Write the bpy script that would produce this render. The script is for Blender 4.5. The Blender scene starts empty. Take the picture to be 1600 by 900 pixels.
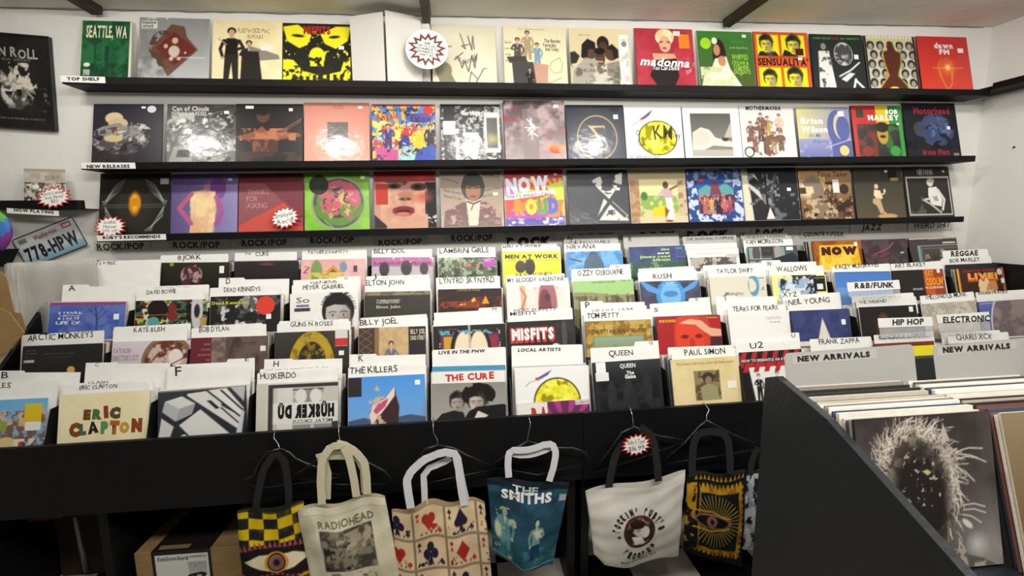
import bpy, math, random
import numpy as np
from mathutils import Matrix, Vector

# ------------------------------------------------------------------ camera
CAM=(0.0,-2.69226523,1.6); YAW,PITCH,ROLL=1.02628133e-01,-1.40103811e-01,-7.19912852e-03; FPX=750.0
def basis():
    f=np.array([math.sin(YAW)*math.cos(PITCH),math.cos(YAW)*math.cos(PITCH),math.sin(PITCH)])
    r=np.array([math.cos(YAW),-math.sin(YAW),0.0]); u=np.cross(r,f)
    return r*math.cos(ROLL)+u*math.sin(ROLL), -r*math.sin(ROLL)+u*math.cos(ROLL), f
RV,UV,FV=basis(); CP=np.array(CAM)
scene=bpy.context.scene
cd=bpy.data.cameras.new('camera'); cam=bpy.data.objects.new('camera',cd); scene.collection.objects.link(cam)
cd.sensor_width=36; cd.lens=FPX/1600*36; cd.clip_start=0.02
m4=Matrix.Identity(4)
for i in range(3): m4[i][0]=RV[i]; m4[i][1]=UV[i]; m4[i][2]=-FV[i]; m4[i][3]=CP[i]
cam.matrix_world=m4; scene.camera=cam
# ------------------------------------------------------------------ world, light, exposure
w=bpy.data.worlds.new('world'); scene.world=w; w.use_nodes=True
w.node_tree.nodes['Background'].inputs[0].default_value=(1,.96,.9,1); w.node_tree.nodes['Background'].inputs[1].default_value=.13
scene.view_settings.view_transform='Standard'; scene.view_settings.look='None'; scene.view_settings.gamma=1
scene.view_settings.exposure=0.0
def area(name,loc,target,sx,sy,power,col=(1,.97,.92)):
    l=bpy.data.lights.new(name,'AREA'); l.shape='RECTANGLE'; l.size=sx; l.size_y=sy; l.energy=power; l.color=col
    o=bpy.data.objects.new(name,l); scene.collection.objects.link(o); o.location=loc
    o.rotation_euler=(Vector(target)-Vector(loc)).to_track_quat('-Z','Y').to_euler()
    return o
for lx in (-1.75,-.85,.05,.95,1.85,2.6):
    area('ceiling_lamp',(lx,-.86,2.56),(lx,-.3,1.2),.22,.1,5.2)
area('ceiling_lamp',(0.3,-2.5,2.6),(0.3,-.6,1.0),2.4,.4,74)
area('ceiling_lamp',(2.2,-2.6,2.6),(1.6,-1.4,.9),.8,.4,15)
# ------------------------------------------------------------------ geometry of rays (real planes, metres)
def ray(u,v): return FV+RV*(u-800)/FPX-UV*(v-450)/FPX
def at(u,v,Y):
    d=ray(u,v); return CP+d*(Y-CP[1])/d[1]
def atx(u,v,X):
    d=ray(u,v); return CP+d*(X-CP[0])/d[0]
def atz(u,v,Z):
    d=ray(u,v); return CP+d*(Z-CP[2])/d[2]
rnd=random.Random(5)
# ------------------------------------------------------------------ materials
def lin(c):
    if isinstance(c,str):
        c=c.lstrip('#')
        if len(c)==3: c=''.join(a*2 for a in c)
        c=[int(c[i:i+2],16)/255 for i in (0,2,4)]
    return tuple((x/12.92 if x<=.04045 else ((x+.055)/1.055)**2.4) for x in c)
def srgb(c):
    c=c.lstrip('#')
    if len(c)==3: c=''.join(a*2 for a in c)
    return np.array([int(c[i:i+2],16)/255 for i in (0,2,4)])
MC={}
def mat(name,c='888',rough=.6,metal=0,noise=0,nscale=8,bump=0,bscale=60,alpha=1,trans=0,coat=0,attr=False,coatbump=False,stretch=None,spec=.5):
    if name in MC: return MC[name]
    m=bpy.data.materials.new(name); m.use_nodes=True; nt=m.node_tree; N=nt.nodes; b=N['Principled BSDF']; K=nt.links.new
    b.inputs['Roughness'].default_value=rough; b.inputs['Metallic'].default_value=metal
    b.inputs['Specular IOR Level'].default_value=spec
    b.inputs['Base Color'].default_value=(*lin(c),1)
    tc=N.new('ShaderNodeTexCoord')
    mp=N.new('ShaderNodeMapping'); K(tc.outputs['Object'],mp.inputs[0])
    if stretch: mp.inputs['Scale'].default_value=stretch
    if attr:
        a=N.new('ShaderNodeAttribute'); a.attribute_name='Col'; K(a.outputs['Color'],b.inputs['Base Color'])
    elif noise:
        n=N.new('ShaderNodeTexNoise'); n.inputs['Scale'].default_value=nscale; n.inputs['Detail'].default_value=6; K(mp.outputs[0],n.inputs['Vector'])
        r=N.new('ShaderNodeValToRGB'); L=lin(c)
        r.color_ramp.elements[0].position=.3; r.color_ramp.elements[1].position=.7
        r.color_ramp.elements[0].color=(*[x*(1-noise) for x in L],1); r.color_ramp.elements[1].color=(*[min(1,x*(1+noise)) for x in L],1)
        K(n.outputs[0],r.inputs[0]); K(r.outputs[0],b.inputs['Base Color'])
    if bump:
        n=N.new('ShaderNodeTexNoise'); n.inputs['Scale'].default_value=bscale; n.inputs['Detail'].default_value=4; K(mp.outputs[0],n.inputs['Vector'])
        bp=N.new('ShaderNodeBump'); bp.inputs['Strength'].default_value=bump; bp.inputs['Distance'].default_value=.01
        K(n.outputs[0],bp.inputs['Height']); K(bp.outputs[0],b.inputs['Coat Normal' if coatbump else 'Normal'])
    if alpha<1: b.inputs['Alpha'].default_value=alpha
    if trans: b.inputs['Transmission Weight'].default_value=trans
    if coat: b.inputs['Coat Weight'].default_value=coat; b.inputs['Coat Roughness'].default_value=.15
    MC[name]=m; return m
M_print=mat('printed_paper',rough=.5,attr=True,spec=.2)
M_wrap=mat('shrink_wrapped_print',rough=.4,attr=True,coat=.5,bump=.3,bscale=11,coatbump=True)
M_binwrap=mat('bin_wrapped_print',rough=.45,attr=True,spec=.25,coat=.1,bump=.1,bscale=14,coatbump=True)
M_card=mat('white_card','ecebe6',rough=.55,noise=.03,nscale=20)
M_black=mat('black_painted_wood','0b0b0d',rough=.5,spec=.3,noise=.25,nscale=6,bump=.08,bscale=90,stretch=(1,6,1))
M_shelf=mat('black_shelf','060607',rough=.6,spec=.22,noise=.2,nscale=5,bump=.05,bscale=120)
M_ink=mat('black_ink','0c0c0e',rough=.6)
M_edge=mat('paper_edge','c9c2b4',rough=.7,noise=.3,nscale=50,stretch=(1,1,6))
M_dark=mat('dark_sleeve_edge','1b191a',rough=.5)
M_white=mat('white_sleeve','dedbd2',rough=.6)
# ------------------------------------------------------------------ mesh helpers
class MB:
    def __init__(s): s.v=[];s.f=[]
    def add(s,vs,fs):
        o=len(s.v); s.v+= [tuple(map(float,x)) for x in vs]; s.f+=[tuple(i+o for i in f) for f in fs]; return s
    def box(s,x0,y0,z0,x1,y1,z1):
        return s.add([(x0,y0,z0),(x1,y0,z0),(x1,y1,z0),(x0,y1,z0),(x0,y0,z1),(x1,y0,z1),(x1,y1,z1),(x0,y1,z1)],
          [(0,3,2,1),(4,5,6,7),(0,1,5,4),(1,2,6,5),(2,3,7,6),(3,0,4,7)])
    def prism(s,poly,h0,h1,axis='z'):
        n=len(poly)
        def q(p,h): return (p[0],p[1],h) if axis=='z' else ((h,p[0],p[1]) if axis=='x' else (p[0],h,p[1]))
        vs=[q(p,h0) for p in poly]+[q(p,h1) for p in poly]
        return s.add(vs,[tuple(range(n))[::-1],tuple(range(n,2*n))]+[(i,(i+1)%n,n+(i+1)%n,n+i) for i in range(n)])
    def tube(s,pts,r,seg=8):
        P=[np.array(p,float) for p in pts]; n=len(P); vs=[];prev=None
        for i,p in enumerate(P):
            t=P[min(i+1,n-1)]-P[max(i-1,0)]; t/=np.linalg.norm(t)+1e-12
            a=prev if prev is not None else (np.array([0,0,1.]) if abs(t[2])<.9 else np.array([1.,0,0]))
            a=a-t*(a@t); a/=np.linalg.norm(a)+1e-12; prev=a; b=np.cross(t,a)
            for k in range(seg):
                an=2*math.pi*k/seg; vs.append(p+r*(a*math.cos(an)+b*math.sin(an)))
        fs=[(i*seg+k,i*seg+(k+1)%seg,(i+1)*seg+(k+1)%seg,(i+1)*seg+k) for i in range(n-1) for k in range(seg)]
        fs+=[tuple(range(seg))[::-1],tuple(range((n-1)*seg,n*seg))]
        return s.add(vs,fs)
    def ribbon(s,pts,wdir,w,t=.003,ws=None):
        P=[np.array(p,float) for p in pts]; n=len(P); wd=np.array(wdir,float); wd/=np.linalg.norm(wd); vs=[]
        for i,p in enumerate(P):
            tg=P[min(i+1,n-1)]-P[max(i-1,0)]; tg/=np.linalg.norm(tg)+1e-12
            W=wd-tg*(wd@tg)
            if np.linalg.norm(W)<.2: W=np.cross(tg,[0,1,0])
            W/=np.linalg.norm(W); nn=np.cross(tg,W)
            ww=w*(ws[i] if ws else 1)
            for a,b in ((-1,-1),(1,-1),(1,1),(-1,1)): vs.append(p+W*a*ww/2+nn*b*t/2)
        fs=[(i*4+k,i*4+(k+1)%4,(i+1)*4+(k+1)%4,(i+1)*4+k) for i in range(n-1) for k in range(4)]+[(3,2,1,0),(4*n-4,4*n-3,4*n-2,4*n-1)]
        return s.add(vs,fs)
    def mesh(s,name,m=None,bevel=0):
        me=bpy.data.meshes.new(name); me.from_pydata(s.v,[],s.f); me.update()
        if m: me.materials.append(m)
        import bmesh as _b
        bm=_b.new(); bm.from_mesh(me); _b.ops.recalc_face_normals(bm,faces=bm.faces)
        if bevel: _b.ops.bevel(bm,geom=bm.edges[:],offset=bevel,segments=1,affect='EDGES')
        bm.to_mesh(me); bm.free(); return me
def link(name,me,parent=None,loc=None,mw=None):
    o=bpy.data.objects.new(name,me); scene.collection.objects.link(o)
    if parent: o.parent=parent
    if mw is not None: o.matrix_basis=mw
    elif loc is not None: o.location=loc
    return o
def build(mb,name,m,parent=None,loc=None,bevel=0,mw=None,smooth=False):
    me=mb.mesh(name,m,bevel)
    if smooth:
        for p in me.polygons: p.use_smooth=True
    return link(name,me,parent,loc,mw)
def tag(o,label=None,cat=None,group=None,kind=None):
    if label: o['label']=label
    if cat: o['category']=cat
    if group: o['group']=group
    if kind: o['kind']=kind
    return o
def empty(name,loc=(0,0,0),label=None,cat=None,group=None,mw=None):
    o=bpy.data.objects.new(name,None); scene.collection.objects.link(o); o.location=loc; o.empty_display_size=.05
    if mw is not None: o.matrix_basis=mw
    return tag(o,label,cat,group)
# ------------------------------------------------------------------ glyphs
GC={}
def glyph(ch,b):
    k=(ch,b)
    if k in GC: return GC[k]
    cu=bpy.data.curves.new('g','FONT'); cu.body=ch; cu.size=1; cu.resolution_u=2; cu.offset=b
    o=bpy.data.objects.new('g',cu); scene.collection.objects.link(o); dg=bpy.context.evaluated_depsgraph_get()
    try:
        me=o.evaluated_get(dg).to_mesh()
        v=np.empty(len(me.vertices)*3,np.float32); me.vertices.foreach_get('co',v); v=v.reshape(-1,3)[:,:2].copy()
        me.calc_loop_triangles(); f=np.empty(len(me.loop_triangles)*3,np.int32); me.loop_triangles.foreach_get('vertices',f); f=f.reshape(-1,3).copy()
        o.evaluated_get(dg).to_mesh_clear()
    except RuntimeError:
        v=np.zeros((0,2),np.float32); f=np.zeros((0,3),np.int32)
    bpy.data.objects.remove(o); bpy.data.curves.remove(cu)
    if len(v): x0,x1=v[:,0].min(),v[:,0].max()
    else: x0,x1=0,.28
    GC[k]=(v,f,x0,x1); return GC[k]
def fillet_x(v,f,y0=-9,y1=9): return v,f
def text_geo(s,b=0,jit=0,seed=1,sp=.07,cols=None):
    """returns verts (cap height = 1, starts at x=0), tris, width, per-vertex char index"""
    cap=glyph('H',b)[0][:,1].max(); r=random.Random(seed); V=[];F=[];I=[];x=0;n=0
    for i,ch in enumerate(s):
        if ch==' ': x+=.3; continue
        v,f,x0,x1=glyph(ch,b)
        if not len(v): continue
        q=v.copy(); q[:,0]-=x0
        if jit:
            a=r.uniform(-.12,.12)*jit; k=1+r.uniform(-.12,.12)*jit; c_,s_=math.cos(a),math.sin(a)
            q=q*k; q=np.stack([q[:,0]*c_-q[:,1]*s_,q[:,0]*s_+q[:,1]*c_],-1); q[:,1]+=r.uniform(-.05,.05)*jit
        q[:,0]+=x; x+=(x1-x0)+sp
        V.append(q/cap); F.append(f+n); I.append(np.full(len(q),i)); n+=len(q)
    if not V: return None
    return np.concatenate(V),np.concatenate(F),(x-sp)/cap,np.concatenate(I)
# ------------------------------------------------------------------ painter: vertex-coloured print, x right, y down, 0..1
class Art:
    YS=1.0
    def __init__(s,bg='888',n=64,m=None):
        n=max(n,92) if n>1 and m is None else n; s.n=n; s.m=m or n; g=np.linspace(0,1,n+1); h=np.linspace(0,1,s.m+1); s.X,s.Y=np.meshgrid(g,h); s.c=np.zeros((s.m+1,n+1,3))+srgb(bg); s.tx=[]; s.seed=1; s.ys=Art.YS
    def put(s,mask,c): 
        k=np.clip(mask,0,1)[...,None]; s.c=s.c*(1-k)+(srgb(c) if isinstance(c,str) else c)*k; return s
    def aa(s,d,soft=None): return .5-d/((soft or 1.2/s.n))
    def g(s,c0,c1,x0=0,y0=0,x1=1,y1=1,h=0):
        t=(s.X-x0)/(x1-x0) if h else (s.Y-y0)/(y1-y0); t=np.clip(t,0,1)[...,None]; col=srgb(c0)*(1-t)+srgb(c1)*t
        m=((s.X>=x0-1e-6)&(s.X<=x1+1e-6)&(s.Y>=y0-1e-6)&(s.Y<=y1+1e-6)).astype(float); return s.put(m,col)
    def e(s,cx,cy,rx,ry,c,rot=0,soft=None,ring=0):
        a=math.radians(rot); dx,dy=s.X-cx,(s.Y-cy)*s.ys; x=dx*math.cos(a)+dy*math.sin(a); y=-dx*math.sin(a)+dy*math.cos(a)
        d=(np.sqrt((x/rx)**2+(y/ry)**2)-1)*min(rx,ry)
        if ring: d=abs(d)-ring/2
        return s.put(s.aa(d,soft),c)
    def r(s,x0,y0,x1,y1,c,a=1,soft=None):
        d=np.maximum(np.maximum(x0-s.X,s.X-x1),np.maximum(y0-s.Y,s.Y-y1)); return s.put(s.aa(d,soft)*a if a==1 else np.clip(s.aa(d,soft),0,1)*a,c)
    def p(s,pts,c,soft=None):
        d=np.full(s.X.shape,9.); ins=np.zeros(s.X.shape,bool); n=len(pts)
        for i in range(n):
            (x0,y0),(x1,y1)=pts[i],pts[(i+1)%n]
            ex,ey=x1-x0,y1-y0; t=np.clip(((s.X-x0)*ex+(s.Y-y0)*ey)/(ex*ex+ey*ey+1e-12),0,1)
            d=np.minimum(d,np.hypot(s.X-x0-t*ex,s.Y-y0-t*ey))
            if y0!=y1: ins^=((y0>s.Y)!=(y1>s.Y))&(s.X<(x1-x0)*(s.Y-y0)/(y1-y0)+x0)
        return s.put(s.aa(np.where(ins,-d,d),soft),c)
    def l(s,pts,w,c,soft=None):
        d=np.full(s.X.shape,9.)
        for (x0,y0),(x1,y1) in zip(pts[:-1],pts[1:]):
            ex,ey=x1-x0,y1-y0; t=np.clip(((s.X-x0)*ex+(s.Y-y0)*ey)/(ex*ex+ey*ey+1e-12),0,1)
            d=np.minimum(d,np.hypot(s.X-x0-t*ex,s.Y-y0-t*ey))
        return s.put(s.aa(d-w/2,soft),c)
    def nz(s,sc,seed=None,oct=4):
        s.seed+=1; R=np.random.RandomState((seed if seed is not None else s.seed)*7+3); out=0;amp=1;tot=0
        for o in range(oct):
            k=int(sc*2**o)+2; G=R.rand(k+1,k+1); x=s.X*(k-1);y=s.Y*(k-1)*s.ys; i=np.clip(x.astype(int),0,k-1);j=np.clip(y.astype(int),0,k-1); fx=x-i;fy=y-j
            fx=fx*fx*(3-2*fx);fy=fy*fy*(3-2*fy)
            out=out+amp*((G[j,i]*(1-fx)+G[j,i+1]*fx)*(1-fy)+(G[j+1,i]*(1-fx)+G[j+1,i+1]*fx)*fy); tot+=amp; amp*=.62
        return (out/tot-.5)*1.35+.5
    def z(s,sc,c,thr=.5,soft=.15,box=(0,0,1,1),el=None,a=1,seed=None):
        k=np.clip((s.nz(sc,seed)-thr)/soft+.5,0,1)*a
        x0,y0,x1,y1=box; m=((s.X>=x0)&(s.X<=x1)&(s.Y>=y0)&(s.Y<=y1))
        if el: cx,cy,rx,ry=el; m=m&((((s.X-cx)/rx)**2+((s.Y-cy)*s.ys/ry)**2)<1)
        return s.put(k*m,c)
    def fig(s,x,y,h,coat='333',skin='c9a088',hair='221a14',legs=None,pose=0):
        g=h*s.ys
        q=1 if int(x*37+y*11)%2 else -1
        s.e(x,y+h*.055,g*.075,g*.07,hair); s.e(x,y+h*.095,g*.052,g*.075,skin); s.r(x-g*.02,y+h*.15,x+g*.02,y+h*.2,skin)
        s.p([(x-g*.12,y+h*.56),(x-g*.1,y+h*.36),(x-g*.145,y+h*.23),(x-g*.04,y+h*.185),(x+g*.04,y+h*.185),(x+g*.145,y+h*.23),(x+g*.1,y+h*.36),(x+g*.12,y+h*.56)],coat)
        s.l([(x-q*g*.13,y+h*.24),(x-q*g*.19,y+h*.4),(x-q*g*.15,y+h*.55)],g*.055,coat); s.l([(x+q*g*.13,y+h*.24),(x+q*g*.2,y+h*.37),(x+q*g*.04,y+h*.42)],g*.055,coat)
        s.e(x-q*g*.15,y+h*.57,g*.025,g*.03,skin); s.e(x+q*g*.03,y+h*.425,g*.03,g*.022,skin)
        s.p([(x-g*.03,y+h*.19),(x+g*.03,y+h*.19),(x,y+h*.32)],'d8d0c4',soft=.02)
        s.p([(x-g*.115,y+h*.55),(x+g*.115,y+h*.55),(x+g*.12,y+h*.97),(x+g*.03,y+h*.97),(x,y+h*.66),(x-g*.04,y+h*.97),(x-g*.13,y+h*.97)],legs or coat); return s
    def face(s,x,y,h,skin='c8b8a8',hair='15120f',dark='2a2320'):
        g=h*s.ys
        s.e(x,y-h*.1,g*.42,g*.46,hair); r=random.Random(3)
        for k in range(26):
            t=-2.9+k*.11; s.l([(x+g*.34*math.cos(t),y-h*.12+h*.4*math.sin(t)),(x+g*.46*math.cos(t+.1),y-h*.12+h*(.5+r.uniform(-.03,.05))*math.sin(t+.1))],g*.035,hair)
        s.p([(x-g*.31,y-h*.2),(x-g*.1,y-h*.27),(x+g*.2,y-h*.24),(x+g*.31,y-h*.1),(x+g*.3,y+h*.2),(x+g*.16,y+h*.46),(x-g*.1,y+h*.47),(x-g*.26,y+h*.3),(x-g*.33,y)],skin,soft=.03)
        s.e(x+g*.2,y+h*.2,g*.12,g*.28,'8a8078',soft=.12); s.e(x-g*.28,y+h*.05,g*.03,g*.08,skin)
        for q in (-1,1): s.e(x+q*g*.14,y+h*.005,g*.085,g*.045,'9c9088',soft=.03).e(x+q*g*.14,y+h*.01,g*.055,g*.024,'e4ddd4').e(x+q*g*.14,y+h*.01,g*.026,g*.026,dark).l([(x+q*g*.05,y-h*.065),(x+q*g*.15,y-h*.09),(x+q*g*.24,y-h*.06)],g*.035,dark)
        s.p([(x,y),(x+g*.06,y+h*.19),(x-g*.05,y+h*.2)],'a09488',soft=.04); s.e(x+.004,y+h*.2,g*.05,g*.018,dark,soft=.015); s.l([(x-g*.11,y+h*.31),(x,y+h*.295),(x+g*.11,y+h*.31)],g*.02,dark).e(x,y+h*.335,g*.08,g*.02,'a07c70',soft=.02); return s
    def t(s,txt,x0,x1,y,h,c='111',b=0,rot=0,jit=0,flip=False,sh=0):
        """text from x0 to x1 on baseline y with cap height h"""
        s.tx.append((txt,x0,x1,y,h,c,b,rot,jit,flip,sh)); return s
    def mesh(s,name,w,h,z=0.0,mtl=None,warp=None,vis=1.0):
        H0=h; h=h*vis
        n,m=s.n,s.m; V=np.stack([s.X*w,(1-s.Y)*h,np.full(s.X.shape,z)],-1).reshape(-1,3)
        C=s.c.reshape(-1,3); ii=np.arange((n+1)*(m+1)).reshape(m+1,n+1)
        Q=np.stack([ii[1:,:-1],ii[1:,1:],ii[:-1,1:],ii[:-1,:-1]],-1).reshape(-1,4)
        vs=[V];cs=[C];tris=[];off=len(V)
        for k,(txt,x0,x1,y,hh,c,b,rot,jit,flip,sh) in enumerate(s.tx):
            G=text_geo(txt,b,jit,seed=k+len(txt))
            if G is None: continue
            g,f,wd,I=G; g=g.copy(); sx=(x1-x0)*w/wd; q=np.stack([g[:,0]*sx+g[:,1]*sh*hh*h,g[:,1]*hh*h],-1)
            if flip: q[:,0]=(x1-x0)*w-q[:,0]; f=f[:,::-1]
            a=math.radians(rot); q=np.stack([q[:,0]*math.cos(a)-q[:,1]*math.sin(a),q[:,0]*math.sin(a)+q[:,1]*math.cos(a)],-1)
            q[:,0]+=x0*w; q[:,1]+=(1-y)*h
            q[:,0]=np.clip(q[:,0],0,w); q[:,1]=np.clip(q[:,1],0,h)
            zz=z+.0003+.00005*k
            vs.append(np.concatenate([q,np.full((len(q),1),zz)],-1)); 
            cc=c if isinstance(c,list) else [c]; cs.append(np.array([srgb(cc[i%len(cc)]) for i in I])); tris.append(f+off); off+=len(q)
        V=np.concatenate(vs).astype(np.float32); C=np.concatenate(cs); C=np.where(C<=.04045,C/12.92,((np.clip(C,0,1)+.055)/1.055)**2.4)
        V[:,1]+=H0-h
        if vis<1: V[n*0+m*(n+1):(m+1)*(n+1),1]=0.0
        if warp: V=warp(V)
        T=np.concatenate(tris) if tris else np.zeros((0,3),int)
        me=bpy.data.meshes.new(name); me.vertices.add(len(V)); me.vertices.foreach_set('co',V.astype(np.float32).ravel())
        nl=len(Q)*4+len(T)*3; me.loops.add(nl); me.loops.foreach_set('vertex_index',np.concatenate([Q.ravel(),T.ravel()]).astype(np.int32))
        me.polygons.add(len(Q)+len(T)); me.polygons.foreach_set('loop_start',np.concatenate([np.arange(len(Q))*4,len(Q)*4+np.arange(len(T))*3]).astype(np.int32))
        me.update(calc_edges=True)
        ca=me.color_attributes.new('Col','FLOAT_COLOR','POINT'); ca.data.foreach_set('color',np.concatenate([C,np.ones((len(C),1))],-1).astype(np.float32).ravel())
        me.materials.append(mtl or M_print); return me
# ------------------------------------------------------------------ planes leaning back, spanned by two top (or bottom) corners seen in the photo
def frame_top(Y,tl,tr,lean,h=None,bottom=None):
    P0,P1=at(*tl,Y),at(*tr,Y); return mkframe(P0,P1,lean,h,True)
def mkframe(P0,P1,lean,h,top):
    w=np.linalg.norm(P1-P0); ex=(P1-P0)/w; up=np.array([0,math.sin(lean),math.cos(lean)]); up-=ex*(up@ex); up/=np.linalg.norm(up); n=np.cross(ex,up)
    O=P0-up*h if top else P0
    M=Matrix.Identity(4)
    for i in range(3): M[i][0]=ex[i];M[i][1]=up[i];M[i][2]=n[i];M[i][3]=O[i]
    return M,w,ex,up,n,O
def local(F,u,v):
    M,w,ex,up,n,O=F; d=ray(u,v); t=((O-CP)@n)/(d@n); p=CP+d*t-O; return p@ex,p@up
def slab(w,h,t,r=0):  # thin body behind the z=0 plane
    return MB().box(0,0,-t,w,h,0)
STICK={}
def sticker(parent,x,y,sw,sh,lines=('',),bg='f4f2ee',tc='333',name='price_sticker',round_=False,label=None,fs=None,z=.0009):
    """a stuck-on label: x,y in metres in the sleeve's own frame (lower left)"""
    if round_:
        n=24; poly=[(sw/2+sw/2*math.cos(2*math.pi*i/n),sh/2+sh/2*math.sin(2*math.pi*i/n)) for i in range(n)]
        a=Art(bg,1); me0=MB().prism(poly,0,.0006).mesh(name,matc(bg))
        o=link(name,me0,parent,loc=(x,y,z))
        if lines!=('',): txtmesh(lines,sw,sh,tc,o,.16)
    else:
        o=link(name,MB().box(0,0,0,sw,sh,.0006).mesh(name,matc(bg)),parent,loc=(x,y,z))
        if lines!=('',): txtmesh(lines,sw,sh,tc,o,.08)
    if label: o['label']=label
    return o
def matc(c,rough=.55):
    return mat('plain_'+c+('' if rough==.55 else str(rough)),c,rough=rough)
def raw_mesh(name,V,F,m):
    me=bpy.data.meshes.new(name); me.from_pydata([tuple(map(float,v)) for v in V],[],[tuple(map(int,f)) for f in F]); me.update(); me.materials.append(m); return me
def txtmesh(lines,w,h,tc,parent,pad=.08,z=.0009,b=0.01,name='lettering',jit=0,rot=0):
    V=[];F=[];n=0; L=len(lines); ih=h*(1-2*pad)
    for i,s in enumerate(lines):
        G=text_geo(s,b,jit,seed=i+len(s))
        if G is None: continue
        g,f,wd,_=G; hh=ih/L*.72; sx=min(hh,w*(1-2*pad)/wd); q=np.stack([g[:,0]*sx,g[:,1]*hh],-1)
        q[:,0]+=w/2-wd*sx/2; q[:,1]+=h*pad+ih*(L-1-i)/L+ih/L*.14
        V.append(np.concatenate([q,np.full((len(q),1),z)],-1)); F.append(f+n); n+=len(q)
    if not V: return
    return link(name,raw_mesh(name,np.concatenate(V),np.concatenate(F),matc(tc)),parent)
def local_text(parent,F,s,u0,u1,v,hpx,c='111',b=0.0,jit=0,z=.0006,name='lettering',dv=0,sh=0):
    """lettering on the plane F: left end (u0,v), right end (u1,v+dv) baseline, cap height in photo pixels"""
    G=text_geo(s,b,jit,seed=len(s)*3+int(u0))
    if G is None: return
    g,f,wd,_=G; x0,y0=local(F,u0,v); x1,y1=local(F,u1,v+dv); _,yt=local(F,u0,v-hpx); hh=yt-y0
    L=math.hypot(x1-x0,y1-y0); a=math.atan2(y1-y0,x1-x0); q=np.stack([g[:,0]*L/wd+g[:,1]*sh*hh,g[:,1]*hh],-1)
    q=np.stack([q[:,0]*math.cos(a)-q[:,1]*math.sin(a)+x0,q[:,0]*math.sin(a)+q[:,1]*math.cos(a)+y0],-1)
    return link(name,raw_mesh(name,np.concatenate([q,np.full((len(q),1),z)],-1),f,matc(c)),parent)
# ------------------------------------------------------------------ covers (flat print on real sleeves)
def kids(a,n,y,col,seed=1,x0=.05,x1=.95,h=.4,jy=.05):
    r=random.Random(seed)
    for i in range(n):
        x=x0+(x1-x0)*(i+.5)/n; a.fig(x,y+r.uniform(-jy,jy),h,col[i%len(col)])
    return a
def starpts(cx,cy,r0,r1,n,ph=0,ax=1):
    return [(cx+(r1 if i%2 else r0)*math.sin(math.pi*i/n+ph),cy-ax*(r1 if i%2 else r0)*math.cos(math.pi*i/n+ph)) for i in range(2*n)]
def skull(a,c='f5ea2a',k='2b2b22'):
    a.p([(.0,.06),(.22,.02),(.42,.2),(.36,.36),(.24,.42),(.06,.3)],c); a.p([(1,.04),(.78,.04),(.55,.18),(.62,.34),(.78,.42),(.96,.28)],c)
    a.e(.22,.21,.09,.025,k,5); a.e(.76,.22,.08,.025,k,-6); a.e(.5,.56,.12,.16,c); a.r(.4,.6,.6,.72,c)
    a.p([(0,.6),(.15,.62),(.3,.8),(.55,.88),(.85,.8),(.9,.62),(1,.55),(1,1),(0,1)],c)
    for i in range(8): a.r(.14+i*.1,.86+.03*math.sin(i),.19+i*.1,.97,k)
    a.z(14,k,.62,.1,box=(0,.5,1,1)); a.z(20,c,.78,.05,box=(0,.1,1,.6)); return a
def moon(a,cy=.6,r=.36):
    a.e(.56,cy,r,r*.96,'3a3a20'); a.e(.56,cy,r-.02,r*.96-.02,'dcd40a'); a.z(6,'f0ec60',.5,.3,el=(.56,cy,r-.02,r-.03)); a.z(9,'9a9206',.62,.1,el=(.56,cy,r-.02,r-.03))
    a.p([(.5,.06),(.42,.12),(.3,.22),(.34,.25),(.44,.17)],'6d5a8c'); a.e(.3,.24,.03,.02,'c8502a'); a.l([(.28,.27),(.2,.3),(.14,.38)],.02,'b8b4a8'); return a
def rays(a,cx,cy,c,n=20,w=.02,r=1.2):
    for i in range(n):
        t=2*math.pi*i/n; a.p([(cx,cy),(cx+r*math.cos(t-w*3),cy+r*math.sin(t-w*3)),(cx+r*math.cos(t+w*3),cy+r*math.sin(t+w*3))],c)
    return a
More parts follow.
